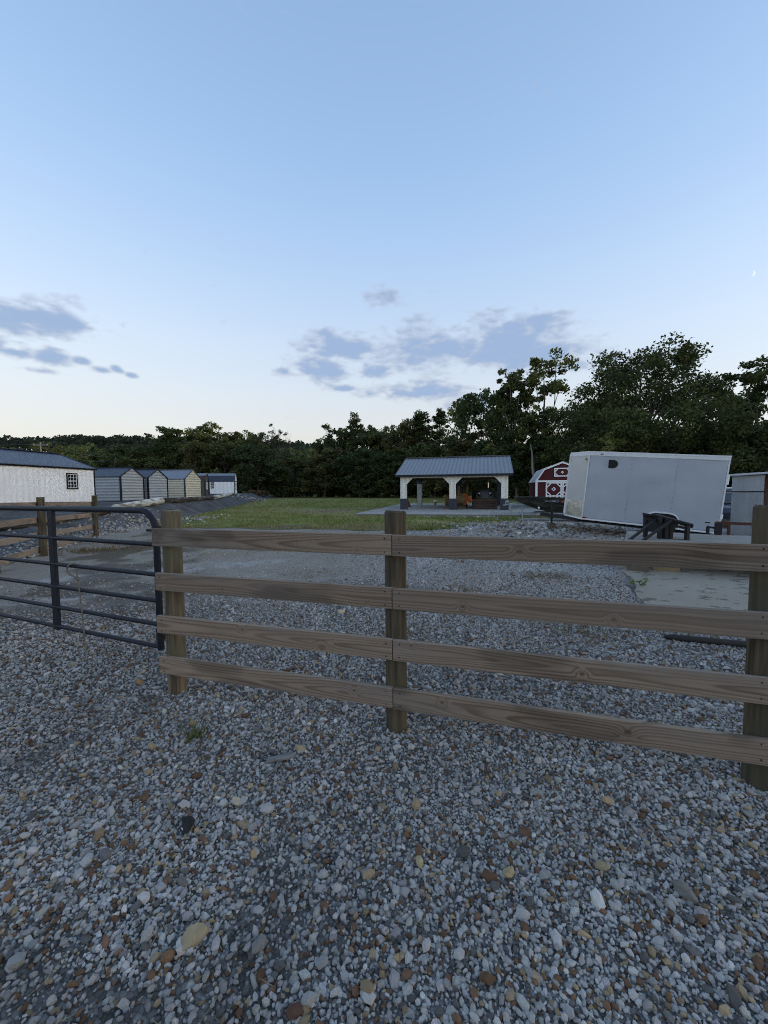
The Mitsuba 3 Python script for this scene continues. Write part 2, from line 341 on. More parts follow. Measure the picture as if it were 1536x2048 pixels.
def ground_fn(p, n, uv):
    x, y = p.x, p.y
    big = fbm(x * .30, y * .30, 0., 3); mid = fbm(x * 1.1, y * 1.1, 2., 3); fine = fbm(x * 6, y * 6, 5., 3)
    d1, d2, r = voronoi(x / .021, y / .021)
    edge = sst(.02, .22, d2 - d1)
    st = mix((.13, .125, .118), (.46, .44, .415), r)
    st = mix(st, (.16, .10, .06), sst(.86, .9, cell_rand(r * 977.)))
    gravel = mix((.05, .048, .045), st, .25 + .75 * edge) * (.75 + .5 * mid)
    gravel = mix(gravel, mix((.07, .067, .062), (.21, .20, .19), r) * (.55 + .45 * edge), sst(7.4, 6.2, y))
    gravel = gravel * (1 + .30 * sst(6.5, 8.5, y))                          # finer and dustier away from the road
    # packed drive through the gate
    pack = sst(.6, -1.6, x + 2.4 * (big - .5) + 1.0 * (mid - .5) - .05 * y) * sst(4.4, 6.2, y + 2.2 * (mid - .5)) 
    pk = mix((.215, .186, .150), (.345, .310, .268), fine * .6 + .5 * r - .15) * (.88 + .26 * mid)
    c = mix(gravel, pk, .85 * pack)
    lit = sst(.45, .62, mid + .25 * (fine - .5))
    def patch(cx, cy, rx, ry, ang): return sst(1.12, .82, ell(p, cx, cy, rx, ry, ang) + .55 * (fine - .5) + .8 * (mid - .5))
    ash = dr.maximum(dr.maximum(patch(-4.9, 8.15, 1.7, .55, .55), patch(-3.0, 8.9, .9, .40, .5)), dr.maximum(patch(-3.55, 5.75, .95, .13, .42), dr.maximum(patch(-4.9, 6.1, 1.0, .22, .4), patch(-2.9, 7.0, .7, .2, .4))))
    c = mix(c, mix((.30, .29, .275), (.42, .41, .395), fine), .62 * ash * (.4 + .6 * sst(.35, .6, fine)))
    straw = sst(.50, .66, mid * .6 + fine * .4) * sst(2.6, 1.0, ell(p, -7.2, 12.2, 2.6, 1.6, -.3))
    c = mix(c, mix((.17, .135, .09), (.30, .235, .145), fine), .75 * straw)
    for cx, cy, rx in ((3.0, 7.2, .8), (1.2, 6.3, .6), (.2, 4.4, .5), (2.2, 4.4, .45), (4.6, 10.2, 1.0), (-3.4, 11.5, 1.2), (5.4, 12.2, .9)):
        tf = sst(1.0, .35, ell(p, cx, cy, rx, rx * .7, .2) + 1.3 * (fine - .5))
        c = mix(c, mix((.07, .06, .04), (.17, .135, .08), fine), .6 * tf)
    dirt = sst(.5, .66, mid + .3 * (big - .5)) * sst(.2, -.9, x + .5 * (y - 1.2))
    c = mix(c, (.045, .04, .036), .6 * dirt)
    # embankment and the display yard on top of it: dark crushed stone
    bank = sst(.02, .07, p.z) * sst(-8.0, -9.0, x)
    d3, d4, r2 = voronoi(x / .11, y / .11)
    yard = mix((.05, .051, .054), (.21, .21, .21), .25 * fine + .35 * r * edge + .4 * r2 * sst(.02, .25, d4 - d3)) * (.5 + 1.0 * mid)
    c = mix(c, yard, bank)
    soil = mix((.06, .065, .03), (.11, .11, .05), mid)
    c = mix(c, soil, sst(24., 30., y) * (1 - bank))
    return c
def ground_bump(p, n, uv):
    d1, d2, r = voronoi(p.x / .021, p.y / .021)
    return .008 * dr.minimum(d2 - d1, .5) + .05 * fbm(p.x * 2, p.y * 2, 0, 2) * 0
scene['m_ground_mat'] = {'type': 'twosided', 'bsdf': {'type': 'bumpmap', 'arbitrary': mikit.proc(ground_bump, eps=.004), 'scale': 1.0, 'bsdf': {'type': 'diffuse', 'reflectance': mikit.proc(ground_fn)}}}
struct('ground', (np.stack([X, Y, Z], -1).reshape(-1, 3), gf), 'ground_mat', smooth=True)

# lawn: one flat sheet with a ragged edge
def ragged(pts, step=.25, amp=.35, seed=1):
    pts = np.asarray(pts, float); out = []
    for a, b in zip(pts, np.roll(pts, -1, 0)):
        n = max(1, int(np.linalg.norm(b - a) / step))
        n = min(n, 160)
        t = np.arange(n)[:, None] / n
        out.append(a + (b - a) * t)
    q = np.vstack(out)
    P = np.stack([q[:, 0] * .9, q[:, 1] * .9, q[:, 0] * 0], -1)
    k = np.clip(30 / np.maximum(q[:, 1], 8), .5, 2)[:, None]
    return q + amp * k * np.stack([meshkit.fbm(P, 4, seed) - .5, meshkit.fbm(P, 4, seed + 7) - .5], 1) * 2
lawn_pts = [(-9.6,17.4),(-6.5,17.0),(-3.6,16.6),(-1,15.9),(1.6,15.3),(3.3,16.2),(5.0,17.8),(6.4,19.6),(7.6,21.6),(11,21.0),(16,20),(34,17),(60,20),(60,104),(-30,104),(-25,76),(-22,67),(-17.6,48),(-14.3,33),(-12.6,24),(-11.1,18.6)]
LAWN = Polygon(ragged(lawn_pts)).buffer(0)
if LAWN.geom_type != 'Polygon': LAWN = max(LAWN.geoms, key=lambda g: g.area)
lv, lf = extrude(LAWN, .001)
top = lv[lf][:, :, 2].min(1) > .0005
lf = lf[top]
lv = lv.copy(); lv[:, 2] = .012
def lawn_fn(p, n, uv):
    a = fbm(p.x * .22, p.y * .22, 1., 4); b = fbm(p.x * 1.6, p.y * .8, 2., 4); f = fbm(p.x * 14, p.y * 14, 3., 2)
    c = mix((.118, .138, .038), (.225, .225, .075), b * .6 + f * .4)
    c = mix(c, (.275, .235, .120), .65 * sst(.47, .66, .55 * a + .45 * b))
    bare = dr.maximum(sst(1.1, .5, ell(p, -4.6, 30.5, 2.6, 3.4, .4) + 1.3 * (b - .5)), sst(1.1, .5, ell(p, 1.5, 34., 5., 1.6, .2) + 1.2 * (b - .5)) * .6)
    c = mix(c, (.235, .205, .150), .75 * bare)
    c = mix(c, (.12, .115, .105), .8 * sst(1.0, .5, ell(p, -4.4, 17.9, 1.3, .7, .1) + 1.2 * (b - .5)))
    rim = sst(19.2, 16.2, p.y + 4.5 * (b - .5) + 2 * (f - .5)) * .75
    return mix(c, (.15, .125, .075), rim)
scene['m_lawn_mat'] = {'type': 'twosided', 'bsdf': {'type': 'diffuse', 'reflectance': mikit.proc(lawn_fn)}}
struct('lawn', (lv, lf), 'lawn_mat')

# concrete slab under the pavilion and the parked boat
slab = Polygon([(-1.9,25.1),(3,23.9),(9.3,22.3),(14.4,20.9),(18.6,37.6),(2.0,42.3)])
sv, sf = extrude(slab, .11); struct('concrete_slab', (sv + [0, 0, .0], sf), 'concrete')
pad = Polygon(ragged([(3.62,5.25),(3.9,6.0),(4.55,7.6),(5.3,9.6),(6.0,11.2),(12,9.6),(16,8),(15,3.6),(8,4.4)], .12, .10, 5)).buffer(0)
pv, pf = extrude(pad, .05); pv[:, 2] -= .016; struct('concrete_pad', (pv, pf), 'pad_concrete')

# hill behind, rising from the plain
HX = np.linspace(-520, 520, 105); HY = np.array([165, 190, 215, 240, 270, 300, 330, 380, 450, 600.])
hx, hy = np.meshgrid(HX, HY, indexing='ij')
def hill_z(x, y):
    ridge = np.interp(x / np.maximum(y, 1) * 300, [-600,-300,-150,-110,-60,0,60,200,600], [36,33,32,29,26,19,19,22,20])
    return ridge * np.clip((y - 165) / 135, 0, 1) ** .8 - 2 * (y < 170)
hv = np.stack([hx, hy, hill_z(hx, hy)], -1); n0, n1 = hx.shape; hi = np.arange(n0 * n1).reshape(n0, n1)
hf = np.vstack([np.stack([hi[:-1, :-1], hi[1:, :-1], hi[1:, 1:]], -1).reshape(-1, 3), np.stack([hi[:-1, :-1], hi[1:, 1:], hi[:-1, 1:]], -1).reshape(-1, 3)])
mat('hill_earth', (.03, .035, .018), 1.0)
struct('hill', (hv.reshape(-1, 3), hf), 'hill_earth', smooth=True)

# ------------------------------------------------------------------ front fence
def bumpy_post(r, h, seed, crack=None, k=40, rings=14):
    g = np.random.default_rng(seed); an = np.arange(k) * 2 * PI / k
    zs = np.concatenate([np.linspace(-.25, h - .012, rings), [h]])
    v = []
    for q, z in enumerate(zs):
        rr = r * (1 + .025 * meshkit.noise(np.stack([np.cos(an) * 1.5, np.sin(an) * 1.5, an * 0 + z * 1.2], -1), seed) - .012)
        if q == len(zs) - 1: rr = rr - .008
        if crack is not None:
            a0, z0, dep = crack
            da = np.abs((an - a0 - .06 * math.sin(z * 5) + PI) % (2 * PI) - PI)
            rr = rr - np.where(z > z0, dep, dep * .35) * np.exp(-(da / .07) ** 2)
        v.append(np.stack([rr * np.cos(an), rr * np.sin(an), z + 0 * an + (.006 * np.cos(an + seed) if q == len(zs) - 1 else 0)], 1))
    v = np.vstack(v); i = np.arange(k); j = (i + 1) % k; f = []
    for s in range(len(zs) - 1):
        o = s * k; f += [np.stack([o + i, o + j, o + j + k], 1), np.stack([o + i, o + j + k, o + i + k], 1)]
    e = (len(zs) - 1) * k; v = np.vstack([v, [[0, 0, h - .003]]])
    f.append(np.stack([e + i, e + j, i * 0 + len(v) - 1], 1))
    return v, np.vstack(f)
def fp(s, t, z): return np.array([FX + DX * s - DY * t, FY + DY * s + DX * t, z])       # along the fence, behind its face
fence = thing('board_fence', 'weathered four-board wooden fence on round posts right across the front gravel', 'fence')
for s, r, h, cr, lb in ((-1.865, .072, 1.50, (-1.0, .2, .007), 'round greenish-brown corner post beside the gate'), (0.0, .073, 1.505, (-.75, -.3, .016), 'cracked round post in the middle of the fence'), (2.056, .074, 1.545, (-2.0, .4, .006), 'dark round post at the right edge of the photo'), (4.0, .075, 1.52, None, None)):
    c = fp(s, r + .018, 0)
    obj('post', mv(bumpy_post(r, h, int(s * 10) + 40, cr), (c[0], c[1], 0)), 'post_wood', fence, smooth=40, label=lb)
rg = np.random.default_rng(5)
ends = [(-1.955, 2.015, 1.353), (-1.94, 2.026, 1.0), (-1.942, 2.036, .655), (-1.935, 2.046, .325)]
nails = []
for k, (sl, sr, zt) in enumerate(ends):
    zc = zt - .069
    for a, b, dz, db in ((sl, 0.0, .012, .002), (.006, sr, -.002, -.004), (sr + .006, 4.02, 0, 0)):
        zz = zc
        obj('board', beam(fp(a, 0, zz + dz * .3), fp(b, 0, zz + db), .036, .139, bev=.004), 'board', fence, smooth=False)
        for e in (a + .045, b - .045):
            for q in (-.045, .042):
                zz2 = zz + q + .004 * rg.random()
                p0 = fp(e + .006 * rg.random(), -.0185, zz2); p1 = fp(e, -.0165, zz2)
                nails.append(tube([p0, p1], .0055, 6))
obj('nail', cat(nails), 'dark_steel', fence, kind='stuff')

# ------------------------------------------------------------------ tube gate
G0 = np.array([-1.972, 3.402, 0]); GD = np.array([-.925, .38, 0]); GD /= np.linalg.norm(GD)
gate = thing('tube_gate', 'dark blue-black tubular steel farm gate closing the drive left of the corner post', 'gate')
GZ = [1.484, 1.19, .925, .695, .483, .283]
GL = 3.75
def gp(s, z): return G0 + GD * s + [0, 0, z]
arc = [gp(.19 - .19 * math.sin(a), GZ[0] - .19 + .19 * math.cos(a)) for a in np.linspace(0, PI / 2, 9)]
arc2 = [gp(GL - .19 + .19 * math.sin(a), GZ[0] - .19 + .19 * math.cos(a)) for a in np.linspace(PI / 2, 0, 9)]
top = [gp(GL, .26)] + arc2 + list(arc) + [gp(0, .26)]
# the frame sags a little towards its hinge end, so the rails are straight tubes at the heights seen
obj('frame', tube(np.array(top), .0275, 12), 'gate_paint', gate, smooth=50)
for z in GZ[1:]:
    obj('rail', tube([gp(.02, z), gp(GL - .02, z)], .0205, 10), 'gate_paint', gate, smooth=50)
gn = np.array([GD[1], -GD[0], 0])
if gn[1] > 0: gn = -gn
for s in (1.49, 2.9):
    web = []
    n0 = Polygon([(-.036, .26), (.036, .26), (.036, 1.475), (-.036, 1.475)])
    for z in GZ: n0 = n0.difference(Point(0, z).buffer(.021, 10)) if z in GZ[1:-1] else n0
    web.append(beam(gp(s, .25) , gp(s, 1.47), .088, .034, up=gn, bev=.006))
    obj('brace', cat(web), 'gate_paint', gate)
for z in (1.30, .40):
    hin = [tube([gp(-.005, z - .05), gp(-.005, z + .05)], .036, 12), tube([gp(0, z), gp(-.10, z) + [.02, -.02, 0]], .011, 8)]
    obj('hinge', cat(hin), 'dark_steel', gate, smooth=50)
q = [tube([gp(.035, 1.31), gp(.11, 1.31)], .013, 8)]
obj('latch_pin', cat(q), 'dark_steel', gate, smooth=50)
# a loop of cable hung on the third rail
cb = [gp(1.15, .925) + gn * .0]
loop = [gp(1.13 + .05 * math.cos(a) , .925 + .026 * math.sin(a)) + gn * .026 * math.cos(a) for a in np.linspace(1.2, 5.0, 14)]
path = [gp(1.10, .953) + gn * .015, gp(1.17, .945) + gn * .03, gp(1.215, .90) + gn * .035, gp(1.19, .855) + gn * .035, gp(1.10, .825) + gn * .03, gp(1.04, .815) + gn * .03, gp(1.055, .80) + gn * .035, gp(1.10, .812) + gn * .035]
def spline(P, m=6):
    P = np.asarray(P, float); n = len(P); out = []
    for i in range(n - 1):
        p0, p1, p2, p3 = P[max(i - 1, 0)], P[i], P[i + 1], P[min(i + 2, n - 1)]
        for t in np.arange(m) / m:
            out.append(.5 * ((2 * p1) + (-p0 + p2) * t + (2 * p0 - 5 * p1 + 4 * p2 - p3) * t * t + (-p0 + 3 * p1 - 3 * p2 + p3) * t ** 3))
    return np.array(out + [P[-1]])
cable = [tube(spline(path), .009, 6), tube(spline([gp(1.075, .90) + gn * .03, gp(1.06, .80) + gn * .032, gp(1.03, .55) + gn * .03, gp(1.01, .25) + gn * .03, gp(1.0, .10) + gn * .03, gp(1.02, .012) + gn * .04, gp(1.06, .006) + gn * .07]),   .0065, 6)]
key = obj('cable', cat(cable), 'cable', None, smooth=60)
labels[key] = {'label': 'thin steel cable looped over a gate rail and hanging down to the gravel', 'category': 'cable'}

# ------------------------------------------------------------------ second fence, left of the drive
A = np.array([-8.82, 10.15]); B = np.array([-10.62, 14.5]); D2 = (B - A) / np.linalg.norm(B - A); L2 = np.linalg.norm(B - A)
zA, zB = .02, .0
f2 = thing('board_fence', 'shorter four-board fence on brown posts behind the gate, below the white building', 'fence')
N2 = np.array([D2[1], -D2[0]])
z2 = [1.28, .86, .46, .12]
zA2, zB2 = [1.33, .94, .55, .17], [1.22, .79, .37, .03]
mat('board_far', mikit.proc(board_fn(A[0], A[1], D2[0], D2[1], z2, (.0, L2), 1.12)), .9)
for s, lb in ((L2, None), (0, None), (-2.4, None), (-4.8, None)):
    c = A + D2 * s; obj('post', mv(bumpy_post(.085, 1.52 if s >= 0 else 1.5, int(s) + 70, None, 24, 8), (c[0], c[1], 0)), 'post_wood', f2, smooth=40)
for za, zb in zip(zA2, zB2):
    for a, b, u, v_ in ((.0, L2 + .06, za, zb), (-2.4, -.02, za + .04, za), (-4.8, -2.42, za + .07, za + .04)):
        p = A + D2 * a - N2 * .105; q_ = A + D2 * b - N2 * .105
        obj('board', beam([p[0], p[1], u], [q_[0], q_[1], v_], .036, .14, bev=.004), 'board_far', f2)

# ------------------------------------------------------------------ buildings
def to_uz(strips):
    return cat(strips)
def on_front(m):                       # (u, out, z) -> wall on y = 0 facing -y
    v, f = m; return np.stack([v[:, 0], -v[:, 1], v[:, 2]], 1), f
def on_right(m, x):                    # wall on plane x facing +x, u along +y
    v, f = m; return np.stack([x + v[:, 1], v[:, 0], v[:, 2]], 1), f
def roof_plane(x0, x1, p0, p1, rib=.23, t=.03, rh=.016, rw=.05):
    """Metal roof sheet from the eave p0 to the ridge p1, both (y, z), with ribs up the slope."""
    ms = []
    (y0, z0), (y1, z1) = p0, p1
    a = np.array([0, y1 - y0, z1 - z0]); a /= np.linalg.norm(a); n = np.array([0, -a[2], a[1]])
    if n[2] < 0: n = -n
    c0 = np.array([(x0 + x1) / 2, y0, z0]) - n * t / 2; c1 = np.array([(x0 + x1) / 2, y1, z1]) - n * t / 2
    ms.append(beam(c0, c1, x1 - x0, t, up=n))
    k = max(2, round((x1 - x0) / rib))
    for i in (0, k):                       # the edge ribs; those between are too fine to pick apart
        x = x0 + rw / 2 + (x1 - x0 - rw) * i / k
        ms.append(beam(np.array([x, y0, z0]) + n * (rh / 2 - .002), np.array([x, y1, z1]) + n * (rh / 2 - .002), rw, rh, up=n))
    return ms
def window(parent, c, w, h, face, frame_mat, sash_mat, glass='glass_pane', nx=3, nz=4, place=None):
    """Window with muntins, built on y = 0 facing -y, then put on its wall by face()."""
    fw = .06
    fr = [box((0, -.03, h / 2 + fw / 2), (w + 2 * fw, .05, fw)), box((0, -.03, -h / 2 - fw / 2), (w + 2 * fw + .04, .06, fw)), box((-w / 2 - fw / 2, -.03, 0), (fw, .05, h)), box((w / 2 + fw / 2, -.03, 0), (fw, .05, h))]
    key = obj('window', face(mv(cat(fr), c)), frame_mat, parent, place=place)
    s = []
    for i in range(1, nx): s.append(box((-w / 2 + w * i / nx, -.022, 0), (.018, .02, h)))
    for j in range(1, nz): s.append(box((0, -.023 if j != nz // 2 else -.03, -h / 2 + h * j / nz), (w, .022, .05 if j == nz // 2 else .018)))
    s += [box((0, -.024, h / 2 - .015), (w, .026, .03)), box((0, -.024, -h / 2 + .015), (w, .026, .03)), box((-w / 2 + .015, -.024, 0), (.03, .026, h)), box((w / 2 - .015, -.024, 0), (.03, .026, h))]
    obj('sash', face(mv(cat(s), c)), sash_mat, key, place=place)
    obj('pane', face(mv(cat([box((0, -.012, 0), (w, .004, h))]), c)), glass, key, place=place)
def frame_at(o, ang):
    c, s = math.cos(ang), math.sin(ang); m = np.eye(4); m[:3, :3] = [[c, -s, 0], [s, c, 0], [0, 0, 1]]; m[:3, 3] = o
    return T(m)
ident = lambda m: m
RAD = math.radians
SITE = RAD(-7)
def shed(label, o, ang, L, W, he, hr, siding, trim, roof, group):
    """Gable shed with ridge along x; its front right corner at the origin o."""
    P = frame_at(o, ang); t = thing('storage_shed', label, 'shed', group)
    top = lambda y: he + (hr - he) * (1 - abs(y - W / 2) / (W / 2))
    g0 = lambda z: 0.0 if z <= he else (z - he) / (hr - he) * W / 2
    g1 = lambda z: W if z <= he else W - (z - he) / (hr - he) * W / 2
    core = yz(extrude(Polygon([(0, .06), (W, .06), (W, he), (W / 2, hr), (0, he)]), L), -L)
    ms = [core]
    obj('wall', cat(ms), siding, t, place=P)
    ov = .05
    sl = (hr - he) / (W / 2)
    r = roof_plane(-L - ov, .06, (-.10, he - .10 * sl + .03), (W / 2, hr + .03), .3) + roof_plane(-L - ov, .06, (W + .10, he - .10 * sl + .03), (W / 2, hr + .03), .3)
    r.append(beam((-L - ov, W / 2, hr + .045), (.06, W / 2, hr + .045), .2, .03))
    obj('roof', cat(r), roof, t, place=P)
    tr = [box((.012, -.012, he / 2), (.11, .11, he - .02)), box((.012, W + .012, he / 2), (.09, .09, he - .02)), box((-L / 2, -.03, he - .04), (L, .03, .09))]
    for sgn in (0, 1):
        y0 = -.12 if sgn == 0 else W + .12
        tr.append(beam((.045, y0, he - .12 * sl), (.045, W / 2, hr), .03, .09, up=(0, -sl if sgn == 0 else sl, 1)))
    obj('trim', cat(tr), trim, t, place=P)
    sk = [box((-L / 2, y, .02), (L - .1, .1, .10)) for y in (.15, W / 2, W - .15)]
    obj('skid', cat(sk), 'skid_wood', t, place=P)
    return t
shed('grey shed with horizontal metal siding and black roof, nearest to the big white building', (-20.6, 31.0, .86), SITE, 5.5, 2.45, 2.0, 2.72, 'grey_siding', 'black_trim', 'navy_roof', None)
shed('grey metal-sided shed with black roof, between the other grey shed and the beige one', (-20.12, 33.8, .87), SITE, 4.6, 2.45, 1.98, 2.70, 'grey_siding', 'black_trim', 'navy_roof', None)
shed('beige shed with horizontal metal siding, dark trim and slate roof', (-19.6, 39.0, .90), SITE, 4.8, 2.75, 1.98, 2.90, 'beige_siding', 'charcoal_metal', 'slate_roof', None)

# big white building at the left edge: ridge along x, its corner at the far end of the wall we see
P = frame_at((-19.0, 26.0, .90), RAD(83)); bld = thing('white_building', 'long white building with dark blue metal roof and black-framed window at left edge', 'building')
L, W, he, hr = 12.0, 5.3, 2.28, 3.25
# local x runs along the wall (towards +x is away from the camera), y to the left, so the wall on y = 0 faces -y
def flip(m): return m
core = yz(extrude(Polygon([(0, .08), (W, .08), (W, he), (W / 2, hr), (0, he)]), L), -L)
obj('wall', core, 'white_paint', bld, place=P)
sl = (hr - he) / (W / 2)
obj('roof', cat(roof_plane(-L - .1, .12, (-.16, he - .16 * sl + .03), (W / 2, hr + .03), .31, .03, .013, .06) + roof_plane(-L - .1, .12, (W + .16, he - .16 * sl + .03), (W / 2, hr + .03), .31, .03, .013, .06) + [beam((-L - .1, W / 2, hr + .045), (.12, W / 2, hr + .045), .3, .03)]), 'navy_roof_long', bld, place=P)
obj('trim', cat([box((-L / 2, -.05, he - .06), (L + .1, .06, .13)), box((.01, -.005, he / 2), (.07, .07, he - .1)), beam((.10, -.16, he - .16 * sl), (.10, W / 2, hr), .03, .12, up=(0, -sl, 1)), beam((.10, W + .16, he - .16 * sl), (.10, W / 2, hr), .03, .12, up=(0, sl, 1))]), 'black_trim', bld, place=P)
window(bld, (-1.62, 0, 1.42), .62, .86, ident, 'black_trim', 'white_trim', place=P)
obj('skid', cat([box((-L / 2, y, 0), (L - .2, .12, .16)) for y in (.2, W / 2, W - .2)]), 'skid_wood', bld, place=P)

def gambrel(W, he, zb, yb, zr):
    return [(0, he), (yb, zb), (W / 2, zr), (W - yb, zb), (W, he)]
def barn_roof(L0, L1, prof, ov=.08, rib=.3):
    lo, up = [], []
    for (a, b), dst in (((prof[0], prof[1]), lo), ((prof[1], prof[2]), up), ((prof[3], prof[2]), up), ((prof[4], prof[3]), lo)):
        if dst is lo:
            d = np.subtract(b, a); d = d / np.linalg.norm(d); a = tuple(np.subtract(a, d * ov))
        dst += roof_plane(L0, L1, a, b, rib)
    return lo, up
# olive shed beyond the beige one
P = frame_at((-22.6, 50, .93), RAD(14.5)); t = thing('storage_shed', 'small olive-brown lofted shed with a little window, behind the beige shed', 'shed')
W, L, pr = 2.5, 3.4, gambrel(2.5, 1.95, 2.62, .42, 2.95)
core = yz(extrude(Polygon([(0, .05), (W, .05)] + pr[::-1]), L), -L)
obj('wall', core, 'olive_siding', t, place=P)
lo, up = barn_roof(-L - .05, .1, [(y, z + .03) for y, z in pr])
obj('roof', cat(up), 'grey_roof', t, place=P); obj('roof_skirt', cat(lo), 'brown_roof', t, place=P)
for m_ in (box((.01, 0, 1.0), (.09, .09, 1.95)), box((.01, W, 1.0), (.09, .09, 1.95))): obj('corner_trim', m_, 'black_trim', t, place=P)
rt = lambda m: on_right((np.stack([m[0][:, 0], -m[0][:, 1], m[0][:, 2]], 1), m[1]), 0)
window(t, (1.25, 0, 1.35), .5, .8, rt, 'white_trim', 'white_trim', place=P, nx=2, nz=3)
# white lofted barn with a porch
P = frame_at((-24.15, 64.0, 1.08), RAD(13)); t = thing('storage_barn', 'white lofted shed with black gambrel roof and small porch at the end of the row', 'shed')
W, L, pr = 3.0, 3.75, gambrel(3.0, 2.02, 2.95, .55, 3.35)
core = yz(extrude(Polygon([(0, .08), (W, .08)] + pr[::-1]), L), -L)
obj('wall', core, 'white_boards', t, place=P)
lo, up = barn_roof(-L - 1.25, .1, [(y, z + .03) for y, z in pr])
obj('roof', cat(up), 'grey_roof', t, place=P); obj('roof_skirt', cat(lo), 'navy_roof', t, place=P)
obj('trim', cat([box((0.01, 0, 1.05), (.10, .10, 1.95)), box((.02, W / 2, 2.06), (.04, W, .09)), box((.01, W, 1.05), (.09, .09, 1.95))]), 'black_trim', t, place=P)
window(t, (-L + .45, 0, 1.45), .35, .9, ident, 'black_trim', 'white_trim', place=P, nx=2, nz=4)
window(t, (1.6, 0, 1.25), .5, .9, rt, 'black_trim', 'white_trim', place=P, nx=2, nz=4)
obj('porch', cat([box((-L - .6, W / 2, .05), (1.2, W, .1)), box((-L - 1.15, .05, 1.05), (.1, .1, 1.9)), box((-L - .6, .05, 1.95), (1.2, .1, .16)), box((-L - .02, .02, 1.0), (.12, .12, 1.9))]), 'black_trim', t, place=P)
obj('door', cat([box((-L - .6, .16, .95), (.85, .05, 1.72))]), 'white_paint', t, place=P)

# ------------------------------------------------------------------ pavilion
PV = RAD(-14.2); P = frame_at((1.25, 29.75, .11), PV); t = thing('pavilion', 'open two-bay pavilion with grey metal roof, cream boarded posts and dark grey bases', 'pavilion')
L, W = 7.74, 7.9; he, hr = 2.56, 3.98
pw = .48
z0 = .82
def arch(Lx, n, hh):
    """The boarded front: posts above the bases, header, and the slanted corners, as one flat board with openings."""
    outer = Polygon([(0, z0), (Lx, z0), (Lx, hh), (0, hh)])
    span = (Lx - pw) / n
    for i in range(n):
        a, b = i * span + pw, (i + 1) * span
        k = .46; zt = hh - .21
        outer = outer.difference(Polygon([(a, z0 - 1), (b, z0 - 1), (b, zt - k), (b - k, zt), (a + k, zt), (a, zt - k)]))
    return outer
front = arch(L, 2, he)
fm = [xz(extrude(front, .07), -.02)]
obj('front_boarding', cat(fm), 'cream_siding', t, place=P)
back = xz(extrude(arch(L, 2, he), .07), W - .05)
obj('back_boarding', cat([back]), 'cream_siding', t, place=P)
for yy, nm in ((.05, 'front'), (W - pw, 'back')):
    for i in range(3):
        x = i * (L - pw) / 2
        c = (x + pw / 2, yy + pw / 2 - .02, 0)
        obj('post', cat([box((c[0], c[1], he / 2), (pw - .02, pw - .06, he)) if yy > 1 else box((c[0], c[1] + .02, he / 2), (pw - .02, pw - .14, he))]), 'charcoal_metal', t, place=P)
        if yy < 1:
            m = [box((c[0], yy + .16, z0 / 2 - .01), (pw + .06, pw - .04, z0 + .02))]
            for q in range(5): m.append(box((c[0] - pw / 2 + .05 + q * (pw - .1) / 4, yy - .075, z0 / 2), (.02, .02, z0)))
            obj('post_base', cat(m), 'charcoal_metal', t, place=P)
col = [box((pw / 2 + .05, W - pw - .14, 1.0), (pw - .06, .05, 2.0))]
for q in range(4): col.append(box((pw / 2 - .09 + q * .11, W - pw - .175, 1.0), (.02, .02, 2.0)))
obj('sheet_cladding', cat(col), 'galvanised', t, place=P)
sl = (hr - he) / (W / 2)
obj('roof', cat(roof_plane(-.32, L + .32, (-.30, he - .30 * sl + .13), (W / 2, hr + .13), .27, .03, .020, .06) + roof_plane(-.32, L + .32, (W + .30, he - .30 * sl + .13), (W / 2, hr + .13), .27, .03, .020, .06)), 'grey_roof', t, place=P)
obj('ridge_cap', cat([beam((-.34, W / 2, hr + .155), (L + .34, W / 2, hr + .155), .34, .03)]), 'slate_roof', t, place=P)
fa = [box((L / 2, -.30, he - .30 * sl + .05), (L + .66, .035, .15)), box((L / 2, W + .30, he - .30 * sl + .05), (L + .66, .035, .15))]
for x in (-.335, L + .335):
    fa += [beam((x, -.30, he - .30 * sl + .06), (x, W / 2, hr + .06), .035, .15, up=(0, -sl, 1)), beam((x, W + .30, he - .30 * sl + .06), (x, W / 2, hr + .06), .035, .15, up=(0, sl, 1))]
obj('fascia', cat(fa), 'black_trim', t, place=P)
gb = [yz(extrude(Polygon([(0, he - .2), (W, he - .2), (W, he), (W / 2, hr), (0, he)]), .05), x) for x in (.0, L - .05)]
for m_ in gb: obj('gable_board', m_, 'charcoal_metal', t, place=P)
ra = [box((L / 2, y, he - .12), (L, .1, .24)) for y in (.25, W - .25)]
for i in range(8):
    x = .1 + i * (L - .2) / 7
    ra += [box((x, W / 2, he - .06), (.05, W - .2, .12)), beam((x, .1, he + .02), (x, W / 2, hr), .05, .12, up=(0, -sl, 1)), beam((x, W - .1, he + .02), (x, W / 2, hr), .05, .12, up=(0, sl, 1))]
obj('rafters', cat(ra), 'lumber', t, place=P, kind='stuff')

# ------------------------------------------------------------------ red barn
P = frame_at((11.75, 30.6, .10), RAD(-15)); t = thing('red_barn', 'dark red lofted barn with white trim, white-braced double doors and pale metal roof', 'barn')
W, L = 3.75, 5.0; pr = gambrel(3.75, 2.08, 2.98, .58, 3.5)
